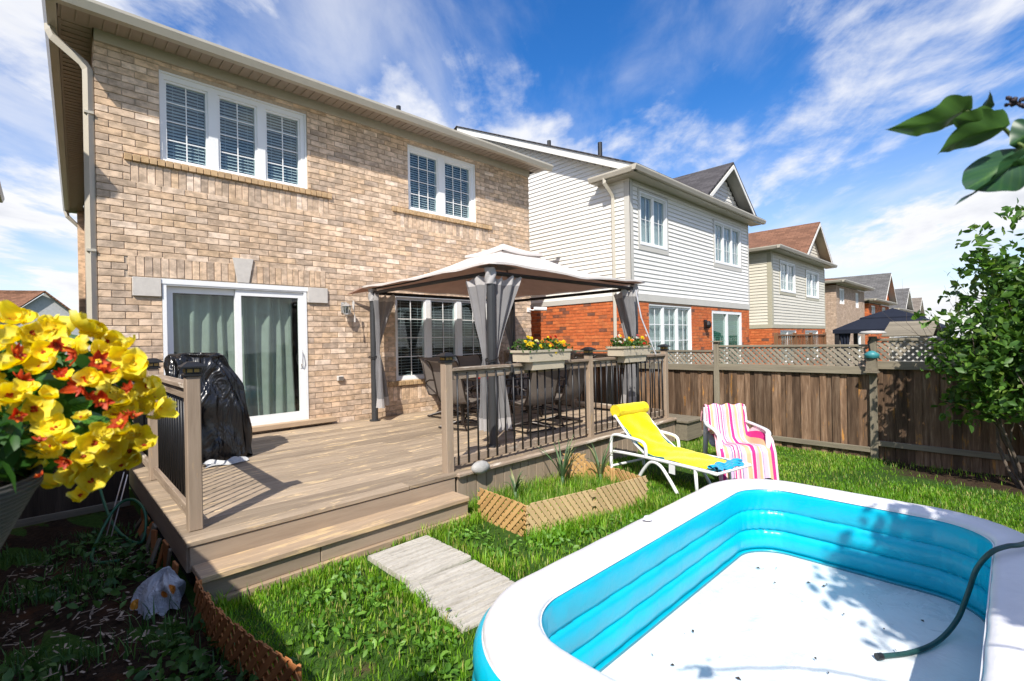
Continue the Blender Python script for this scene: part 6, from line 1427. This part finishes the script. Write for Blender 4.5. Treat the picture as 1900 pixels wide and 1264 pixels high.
def blossom(u, v, rpx, kind, dep):
    c = at(u, v, dep); r = rpx / FPX * dep; view = (CAM - c).normalized()
    n = (view * .55 + Vector((rs.uniform(-.6, .6), rs.uniform(-.6, .6), rs.uniform(-.1, .9)))).normalized()
    Mq = n.to_track_quat('Z', 'Y').to_matrix().to_4x4(); Mq.translation = c
    m = MB()
    for k in range(6): a = rs.uniform(0, 6.28); m.ball((.10 * r * math.cos(a), .10 * r * math.sin(a), .06 * r), .09 * r, 5, 4)
    b_ = m.build('blossom', MT['bred'] if rs.random() < .5 else MT['byel'], bk, True, Mq)
    np_ = 5 if kind == 'y' else 7; rot = rs.uniform(0, 6)
    for k in range(np_):
        a = rot + k * 6.283 / np_ + rs.uniform(-.2, .2); big = (1.0 if k % 2 else .78) if kind == 'y' else rs.uniform(.5, .8)
        me = petal_mesh(kind, round(r * big, 3), round(r * big * (.62 if kind == 'y' else .32), 3), rs.choice((.25, .5, .8)), rs.choice((.1, .4, .6, .9)))
        link('petal', me, b_, Mq @ Matrix.Rotation(a, 4, 'Z') @ Matrix.Rotation(rs.uniform(-.5, .15), 4, 'Y'))
Y_ = [(22, 596, 46), (60, 618, 40), (100, 612, 44), (150, 612, 52), (196, 634, 46), (128, 645, 34), (30, 672, 56), (78, 682, 50), (228, 664, 34), (262, 676, 36), (240, 706, 46), (275, 716, 40), (172, 700, 36), (18, 735, 50), (62, 760, 54), (20, 800, 46), (100, 795, 44), (120, 822, 34), (205, 725, 36), (225, 748, 42), (262, 760, 44), (296, 756, 40), (212, 770, 32), (256, 806, 40), (176, 822, 44), (206, 836, 44), (240, 838, 40), (268, 828, 34), (136, 878, 48), (168, 892, 42), (108, 900, 38), (150, 920, 32), (6, 640, 40), (236, 800, 30), (190, 655, 34), (0, 690, 40), (50, 720, 34)]
R_ = [(140, 655, 26), (182, 672, 30), (150, 716, 32), (190, 744, 26), (224, 784, 32), (40, 705, 24), (104, 640, 20), (122, 858, 22), (196, 690, 24), (168, 740, 24), (238, 722, 18), (30, 838, 13), (74, 884, 13), (244, 770, 20)]
Y_ += [(35, 850, 34), (70, 870, 30), (12, 875, 30), (45, 590, 30), (180, 605, 34), (8, 765, 40), (88, 735, 30), (120, 700, 24), (285, 740, 34), (300, 775, 30), (250, 850, 34), (226, 815, 34), (192, 800, 30), (150, 775, 26), (90, 830, 34), (40, 775, 30), (60, 650, 36), (215, 690, 34), (245, 640, 26), (190, 870, 34), (225, 865, 30), (10, 620, 36)]
for k in range(34): a_ = rs.uniform(0, 6.283); q_ = rs.uniform(.35, 1) ** .5; Y_.append((125 + 165 * q_ * math.cos(a_), 745 + 150 * q_ * math.sin(a_), rs.uniform(28, 42)))
for k in range(4): R_.append((rs.uniform(20, 270), rs.uniform(630, 860), rs.uniform(18, 28)))
for (u, v, rp) in Y_: blossom(u, v, rp * .72, 'y', .60 + .10 * min(1, math.hypot((u - 120) / 200, (v - 740) / 190)) + rs.uniform(-.02, .02))
for (u, v, rp) in R_: blossom(u, v, rp * 1.05, 'r', .60 + rs.uniform(-.02, .02))
for (u, v, a, s_) in ((105, 700, .3, 60), (75, 640, .9, 40), (175, 775, -.4, 55), (150, 745, .5, 50), (110, 760, 1.2, 60), (60, 845, 0, 50), (205, 800, -.2, 45), (140, 800, .8, 55), (90, 735, 2.0, 55), (120, 600, 2.2, 30), (235, 690, .4, 40), (95, 850, .3, 50), (180, 870, -.6, 40), (30, 870, .2, 50)):
    dep = .70; s_ *= .62; big_leaf(bk, at(u - s_ * math.cos(a), v + s_ * .5 * math.sin(a), dep), at(u + s_ * math.cos(a), v - s_ * .5 * math.sin(a), dep - .02), s_ / FPX * dep * .55, .5, .08, MT['bleaf'], rs.random())
